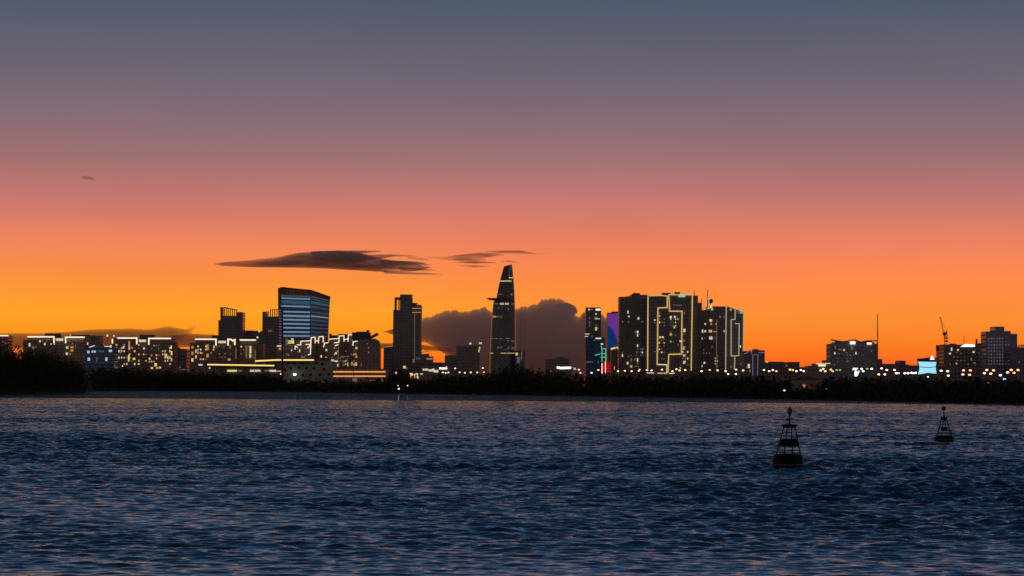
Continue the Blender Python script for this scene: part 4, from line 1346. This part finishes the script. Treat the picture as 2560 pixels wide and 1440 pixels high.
mb.loft([[(p.x, yy, p.z), (q.x, yy, q.z), ((p.x + q.x) / 2, yy, r_.z)] for yy in (Y - 1, Y + 13)])
mb.build('roof', M['roofm'], b)
wins(b, Y, [(2010, 966, 6, 10, 'w2'), (2022, 966, 12, 9, 'e_amberdim')], 'doorway')

# ------------------------------------------------------------------ lamps
ORD = ['leftmost', 'second', 'third', 'fourth', 'fifth', 'sixth', 'seventh', 'eighth', 'ninth', 'tenth', 'eleventh', 'twelfth', 'thirteenth']


def lamp(px, py, Y, mat, label, group, r=0.58):
    c = U(px, py, Y)
    z0 = GZ if Y > shore(px) + 140 else 1.2
    root = thing('street_lamp', label, 'street lamp', (c.x, Y, z0), group)
    mb = MB()
    mb.tube((c.x + 0.9, Y, z0), (c.x + 0.9, Y, c.z + 0.5), 0.16, 0.09, 6)
    mb.tube((c.x + 0.9, Y, c.z + 0.5), (c.x - 0.2, Y, c.z + 0.75), 0.08, 0.06, 5)
    mb.build('pole', M['metal'], root)
    mb = MB()
    mb.ball((c.x, Y, c.z), r, r * 0.7, r * 0.62, 10, 5)
    mb.build('lamp_head', mat, root, True)


def lamprow(where, items, off=165):
    items = sorted(items)
    n_ = len(items)
    for i, (x, y, k) in enumerate(items):
        adj = {'l_warm': 'warm', 'l_amber': 'amber', 'l_white': 'white', 'l_pink': 'rosy', 'l_green': 'green', 'l_blue': 'blue'}[k]
        o = ORD[i] if i == 0 else ('rightmost' if i == n_ - 1 else ORD[i] + ' from left')
        lamp(x, y, shore(x) + off + (i % 3) * 9, M[k], f'{adj} street lamp, {o} in the row {where}', 'street lamps along the far bank')


lamprow('left of the tapered tower', [(1107, 931, 'l_warm'), (1114, 932, 'l_warm'), (1121, 931, 'l_warm'), (1138, 921, 'l_white'), (1149, 931, 'l_white'), (1162, 932, 'l_warm'), (1177, 931, 'l_warm'), (1193, 931, 'l_warm'), (1207, 920, 'l_white'), (1209, 930, 'l_warm')])
lamprow('below the slim tower', [(1447, 924, 'l_warm'), (1451, 932, 'l_warm'), (1479, 932, 'l_white'), (1496, 925, 'l_warm')])
lamprow('below the broad slab tower', [(1545, 928, 'l_warm'), (1562, 927, 'l_warm'), (1579, 928, 'l_warm'), (1597, 927, 'l_pink'), (1599, 924, 'l_pink')])
lamprow('below the gold outlines', [(1617, 925, 'l_pink'), (1629, 926, 'l_warm'), (1655, 924, 'l_white'), (1681, 928, 'l_warm'), (1691, 923, 'l_warm'), (1699, 926, 'l_warm'), (1713, 925, 'l_warm')])
lamprow('below the slope-topped tower', [(1754, 928, 'l_white'), (1774, 925, 'l_amber'), (1794, 926, 'l_warm'), (1814, 928, 'l_warm'), (1820, 935, 'l_white'), (1840, 924, 'l_warm'), (1840, 935, 'l_white'), (1858, 926, 'l_warm')])
lamprow('before the long low roofline', [(1910, 925, 'l_warm'), (1923, 928, 'l_warm'), (1932, 925, 'l_white'), (1941, 928, 'l_pink'), (1975, 924, 'l_warm'), (1982, 925, 'l_amber'), (1991, 928, 'l_warm'), (2002, 925, 'l_warm'), (2009, 928, 'l_white')])
lamprow('below the white-signed shed', [(2052, 926, 'l_warm'), (2058, 922, 'l_warm'), (2063, 928, 'l_warm'), (2077, 924, 'l_amber'), (2082, 928, 'l_pink'), (2092, 925, 'l_green'), (2100, 925, 'l_green')])
lamprow('around the red mast', [(2154, 922, 'l_white'), (2158, 928, 'l_white'), (2168, 922, 'l_green'), (2179, 922, 'l_white'), (2197, 936, 'l_warm'), (2204, 921, 'l_warm'), (2212, 936, 'l_warm'), (2217, 925, 'l_warm'), (2236, 925, 'l_warm'), (2241, 933, 'l_white'), (2246, 933, 'l_pink'), (2262, 933, 'l_white')])
lamprow('just left of the cyan board', [(2270, 933, 'l_white'), (2279, 932, 'l_white'), (2284, 933, 'l_white'), (2289, 932, 'l_white')])
lamprow('below the white rooftop panel', [(2353, 927, 'l_white'), (2369, 928, 'l_warm'), (2371, 939, 'l_warm'), (2407, 936, 'l_pink'), (2409, 926, 'l_pink'), (2424, 937, 'l_amber'), (2426, 926, 'l_amber')])
lamprow('below the bluish-windowed block', [(2461, 933, 'l_warm'), (2467, 925, 'l_pink'), (2477, 934, 'l_warm'), (2484, 926, 'l_amber'), (2501, 938, 'l_white'), (2511, 948, 'l_blue'), (2519, 931, 'l_warm'), (2528, 925, 'l_amber'), (2535, 932, 'l_amber'), (2545, 925, 'l_amber')])
lamprow('on the left bank', [(306, 915, 'l_white'), (702, 935, 'l_white')], 200)


def banklamp(px, py, mat, label, r, off=20, dim=1):
    lamp(px, py, shore(px) - 3 if off < 0 else shore(px) + off, mat, label, 'lamps low on the far bank', r)


banklamp(737, 936, M['l_white'], 'brilliant white lamp before the green grey panelled hall', 1.7, 330)
banklamp(997, 972, M['l_white'], 'brightest white lamp at the water edge below the stepped tower', 0.62, -1)
banklamp(995, 964, M['l_white'], 'faint white lamp just above the brightest waterside lamp', 0.3, -1)
banklamp(1019, 964, M['l_white'], 'small white lamp right of the brightest waterside lamp', 0.4, -1)
banklamp(1961, 976, M['l_white'], 'single white lamp in the dark trees left of the brown shed', 0.42, -1)
banklamp(2066, 972, M['w4'], 'faint white lamp in the trees right of the brown shed', 0.4, -1)
banklamp(2471, 957, M['w4'], 'faint white lamp in the trees under the bluish-windowed block', 0.35, -1)
banklamp(2320, 942, M['l_white'], 'small white lamp directly under the cyan board', 0.3, 30)

# ------------------------------------------------------------------ trees
def crowns_mesh(name, crowns, leaf, mat, dens=1.0, smooth=False, parent=None):
    """crowns: (x, y, z, rx, rz); many small leaf clumps scattered through each crown's volume"""
    P, Sz = [], []
    for (x, y, z, rx, rz) in crowns:
        n_ = int(dens * 2.3 * math.pi * rx * rz / (leaf * leaf)) + 8
        d = rng.normal(size=(n_, 3))
        d /= np.linalg.norm(d, axis=1)[:, None]
        f = rng.random(n_) ** 0.45
        lump = 1 + 0.22 * np.sin(d[:, 0] * 5 + x) * np.sin(d[:, 2] * 4 + y) + 0.12 * np.sin(d[:, 1] * 9 + x)
        p = d * (f * lump)[:, None] * np.array([rx, rx, rz]) + np.array([x, y, z])
        P.append(p)
        Sz.append(leaf * rng.uniform(0.45, 1.25, n_))
    P = np.concatenate(P)
    S = np.concatenate(Sz)
    n_ = len(P)
    a = rng.normal(size=(n_, 3))
    a /= np.linalg.norm(a, axis=1)[:, None]
    b_ = np.cross(a, rng.normal(size=(n_, 3)))
    b_ /= np.linalg.norm(b_, axis=1)[:, None]
    a *= S[:, None] * 0.62
    b_ *= S[:, None] * 0.40
    co = np.stack([P - a, P - b_, P + a, P + b_], 1).reshape(-1, 3)
    co[:, 2] = np.maximum(co[:, 2], 0.05)
    if parent is not None:
        co -= np.array(parent_base(parent))
    me = bpy.data.meshes.new(name)
    me.vertices.add(len(co))
    me.vertices.foreach_set('co', co.astype(np.float32).ravel())
    me.loops.add(n_ * 4)
    me.loops.foreach_set('vertex_index', np.arange(n_ * 4, dtype=np.int32))
    me.polygons.add(n_)
    me.polygons.foreach_set('loop_start', np.arange(0, n_ * 4, 4, dtype=np.int32))
    me.update(calc_edges=True)
    me.materials.append(mat)
    o = bpy.data.objects.new(name, me)
    COL.objects.link(o)
    o.parent = parent
    return o


TOP = [(236, 913), (300, 915), (360, 921), (440, 924), (520, 926), (600, 930), (690, 934), (720, 944), (830, 946), (900, 949), (965, 946), (975, 930), (1000, 922), (1020, 930), (1040, 945), (1100, 936), (1200, 935), (1225, 930), (1250, 919),
       (1300, 917), (1350, 921), (1400, 927), (1460, 935), (1540, 937), (1620, 938), (1700, 939), (1760, 938), (1860, 940), (1900, 942), (1960, 946), (1985, 956), (2040, 957), (2070, 944), (2200, 943), (2300, 946), (2400, 946), (2500, 948), (2640, 948)]


def top_at(px):
    return smooth_interp(TOP, px)[0]


cr = []
for row, (off, k, st) in enumerate(((6, 0.55, 9), (26, 0.8, 10), (58, 0.93, 10), (100, 1.0, 9))):
    x = 238.0
    while x < 2640:
        sh = shore(x)
        gapshed = row > 1 and 1980 < x < 2050
        d = sh + off + random.uniform(-6, 6)
        yb = 4 * FPX / d + hor(x)
        yt = top_at(x) * k + (1 - k) * yb + random.uniform(-3.5, 5.0) + 2.2 * math.sin(x * 0.07 + row)
        zt = max(2.0, U(x, yt, d).z)
        rx = max(2.2, zt * 0.34) * random.uniform(0.8, 1.2)
        if not gapshed:
            cr.append(((x - 1280) / FPX * d, d, zt * 0.5, rx, zt * 0.5))
        x += st * random.uniform(0.8, 1.2) * (0.75 if x > 1700 else 1.0)
o = crowns_mesh('mangrove_wood', cr, 1.7, M['leaf'], 0.85)
tag(o, 'continuous black band of riverside trees along the far bank', 'trees', kind='stuff')
cr = []
HT = [(-260, 835), (-60, 846), (0, 852), (25, 866), (60, 867), (100, 871), (130, 876), (150, 882), (170, 891), (192, 899), (210, 912), (222, 935), (236, 966)]
for row, (off, k, st) in enumerate(((5, 0.5, 11), (22, 0.74, 11), (45, 0.9, 11), (75, 1.0, 10), (105, 0.97, 12))):
    x = -250.0
    while x < (214 if row < 3 else 208):
        sh = shore(x)
        d = sh + off + random.uniform(-5, 5)
        yb = 4 * FPX / d + hor(x)
        yt = smooth_interp(HT, x)[0] * k + (1 - k) * yb + random.uniform(-3, 4)
        zt = max(2, U(x, yt, d).z)
        rx = max(1.8, zt * 0.26) * random.uniform(0.8, 1.2)
        xo = (x - 1280) / FPX * d
        cr.append((xo, d, zt * 0.5, rx, zt * 0.5))
        x += st * random.uniform(0.8, 1.2)
o = crowns_mesh('mangrove_wood', cr, 0.85, M['leaf'], 0.85)
tag(o, 'nearer black wooded point rising at the left edge of the river', 'trees', kind='stuff')


def tree(px, ytop, wpx, off, label, kind='tree'):
    d = shore(px) + off
    p = U(px, ytop, d)
    x, zt = p.x, p.z
    rx = wpx / 2 * d / FPX
    root = thing('broadleaf_tree', label, 'tree', (x, d, 1.5), 'taller trees along the far bank')
    mb = MB()
    hgt = zt - 1.5
    pts = [Vector((x, d, 1.3)), Vector((x + rx * 0.06, d, 1.5 + hgt * 0.3)), Vector((x - rx * 0.04, d, 1.5 + hgt * 0.6)), Vector((x, d, 1.5 + hgt * 0.85))]
    rr = [0.45, 0.34, 0.24, 0.1]
    for i in range(3):
        mb.tube(pts[i], pts[i + 1], rr[i], rr[i + 1], 7)
    for k in range(6):
        a = k * 1.05 + px
        s = pts[1] + (pts[2] - pts[1]) * random.random()
        mb.tube(s, s + Vector((math.cos(a) * rx * 0.7, math.sin(a) * rx * 0.7, hgt * 0.22)), 0.16, 0.05, 5)
    mb.build('trunk', M['bark'], root)
    cs = [(x, d, zt - hgt * 0.30, rx * 0.8, hgt * 0.30)]
    for k in range(6):
        a = k * 1.05 + px * 0.7
        cs.append((x + math.cos(a) * rx * 0.55, d + math.sin(a) * rx * 0.55, zt - hgt * random.uniform(0.22, 0.5), rx * random.uniform(0.35, 0.5), hgt * random.uniform(0.14, 0.2)))
    crowns_mesh('crown', cs, 1.3, M['leaf'], 0.75, parent=root)


for (px, yt, wp, off, lb) in [
    (1262, 914, 26, 70, 'rounded tree crown rising at the foot of the tapered tower'),
    (1288, 916, 24, 80, 'broad tree crown below the podium of the tapered tower'),
    (1322, 919, 26, 74, 'low spreading tree right of the tapered tower podium'),
    (1346, 921, 24, 66, 'tree crown left of the hall with the floodlit white front'),
    (1002, 919, 20, 90, 'dark upright tree right of the amber banded pavilion'),
    (984, 926, 18, 84, 'small dark tree touching the right end of the amber pavilion'),
    (420, 921, 24, 90, 'tree crown below the brightly windowed apartment block'),
    (258, 911, 26, 70, 'tree crown under the small teal-lit building'),
    (1905, 939, 16, 60, 'small bushy tree below the violet grey block'),
    (2120, 940, 18, 60, 'bushy tree left of the blue white neon figure'),
    (2310, 941, 20, 50, 'bushy tree below the cyan lit board'),
    (2440, 943, 18, 50, 'bushy tree below the wide block with white rooftop panel')]:
    tree(px, yt, wp, off, lb)

# ------------------------------------------------------------------ buoys
def buoy(px, ywater, s, label, style):
    d = 4 * FPX / (ywater - hor(px))
    c = U(px, ywater, d)
    x, y = c.x, d
    root = thing('channel_buoy', label, 'buoy', (x, y, 0), 'steel channel buoys on the river')
    root.rotation_euler = (0, 0, 0)
    lean = 0.03 if style == 0 else -0.02

    def P(r, a, z):
        return Vector((x + r * math.cos(a) + lean * z, y + r * math.sin(a), z))

    mb = MB()
    if style == 0:
        mb.lathe((x, y, 0), [(0.60 * s, -0.5), (0.84 * s, -0.25), (0.84 * s, 0.10), (0.80 * s, 0.22), (0.76 * s, 0.56), (0.70 * s, 0.66), (0.3 * s, 0.70)], 28)
    else:
        mb.lathe((x, y, 0), [(0.60 * s, -0.5), (0.86 * s, -0.25), (0.86 * s, 0.16), (0.82 * s, 0.30), (0.6 * s, 0.44), (0.3 * s, 0.50)], 28)
    mb.build('float', M['buoy'], root, True)
    mb = MB()
    mb.lathe((x, y, 0.08), [(0.845 * s, 0), (0.885 * s, 0.02), (0.885 * s, 0.08), (0.845 * s, 0.10)], 28)
    mb.build('fender', M['metal'], root)
    zb, zt = (0.66, 2.08) if style == 0 else (0.44, 1.72)
    rb, rt = (0.66 * s, 0.32 * s) if style == 0 else (0.62 * s, 0.24 * s)
    for k in range(4):
        a = math.pi / 4 + k * math.pi / 2 + 0.35
        mb = MB()
        mb.tube(P(rb, a, zb), P(rt, a, zt), 0.035 * s, 0.03 * s, 8)
        mb.build('leg', M['buoy'], root)
    f = lambda z: rb + (rt - rb) * (z - zb) / (zt - zb)
    z0, z1 = (1.08, 1.48) if style == 0 else (0.86, 1.18)
    if style == 0:
        mb = MB()
        n_ = 24
        mb.loft([[P(f(z) * 1.02, 2 * math.pi * i / n_, z) for i in range(n_)] for z in (z0, z1)])
        mb.build('daymark_band', M['buoyband'], root)
    else:
        for k in range(4):
            a = math.pi / 4 + k * math.pi / 2 + 0.35
            mb = MB()
            n_ = 5
            ring = []
            for z in (z0, z1):
                ring.append([P(f(z) * 1.04, a - 0.34 + 0.68 * i / n_, z) for i in range(n_ + 1)] + [P(f(z) * 0.96, a + 0.34 - 0.68 * i / n_, z) for i in range(n_ + 1)])
            mb.loft(ring)
            mb.build('daymark_plate', M['buoyband'], root)
    mb = MB()
    for z in ((0.86, 1.8) if style == 0 else (0.7, 1.4)):
        for k in range(4):
            a = math.pi / 4 + k * math.pi / 2 + 0.35
            mb.tube(P(f(z), a, z), P(f(z), a + math.pi / 2, z), 0.018 * s, 0.018 * s, 6)
    mb.build('brace', M['buoy'], root)
    mb = MB()
    if style == 0:
        mb.loft([[P(r, 2 * math.pi * i / 20, z) for i in range(20)] for r, z in ((0.28 * s, 2.05), (0.40 * s, 2.14), (0.41 * s, 2.22), (0.34 * s, 2.24))])
    else:
        mb.loft([[P(r, 2 * math.pi * i / 20, z) for i in range(20)] for r, z in ((0.24 * s, 1.70), (0.30 * s, 1.76), (0.30 * s, 1.94), (0.2 * s, 1.98))])
    mb.build('platform', M['buoy'], root)
    mb = MB()
    if style == 0:
        mb.tube(P(0, 0, 2.2), P(0, 0, 2.9), 0.055 * s, 0.05 * s, 8)
        mb.loft([[P(r, 2 * math.pi * i / 16, z) for i in range(16)] for r, z in ((0.1, 2.45), (0.22, 2.48), (0.22, 2.53), (0.1, 2.55))])
    else:
        mb.tube(P(0, 0, 1.95), P(0, 0, 2.6), 0.06 * s, 0.05 * s, 8)
    lp = mb.build('lantern_post', M['metal'], root)
    mb = MB()
    if style == 0:
        mb.loft([[P(r, 2 * math.pi * i / 16, z) for i in range(16)] for r, z in ((0.06, 2.74), (0.13, 2.84), (0.15, 2.94), (0.12, 3.02), (0.07, 3.08), (0.03, 3.14))])
    else:
        mb.loft([[P(r, 2 * math.pi * i / 16, z) for i in range(16)] for r, z in ((0.08, 2.50), (0.17, 2.56), (0.18, 2.74), (0.12, 2.80), (0.04, 2.83))])
    mb.build('lantern', M['metal'], lp, True)


buoy(1970, 1167, 1.0, 'larger nearer channel buoy with solid daymark band on four raking legs', 0)
buoy(2361, 1103, 0.98, 'smaller farther channel buoy with open frame and squat float', 1)
print('objects', len(bpy.data.objects))
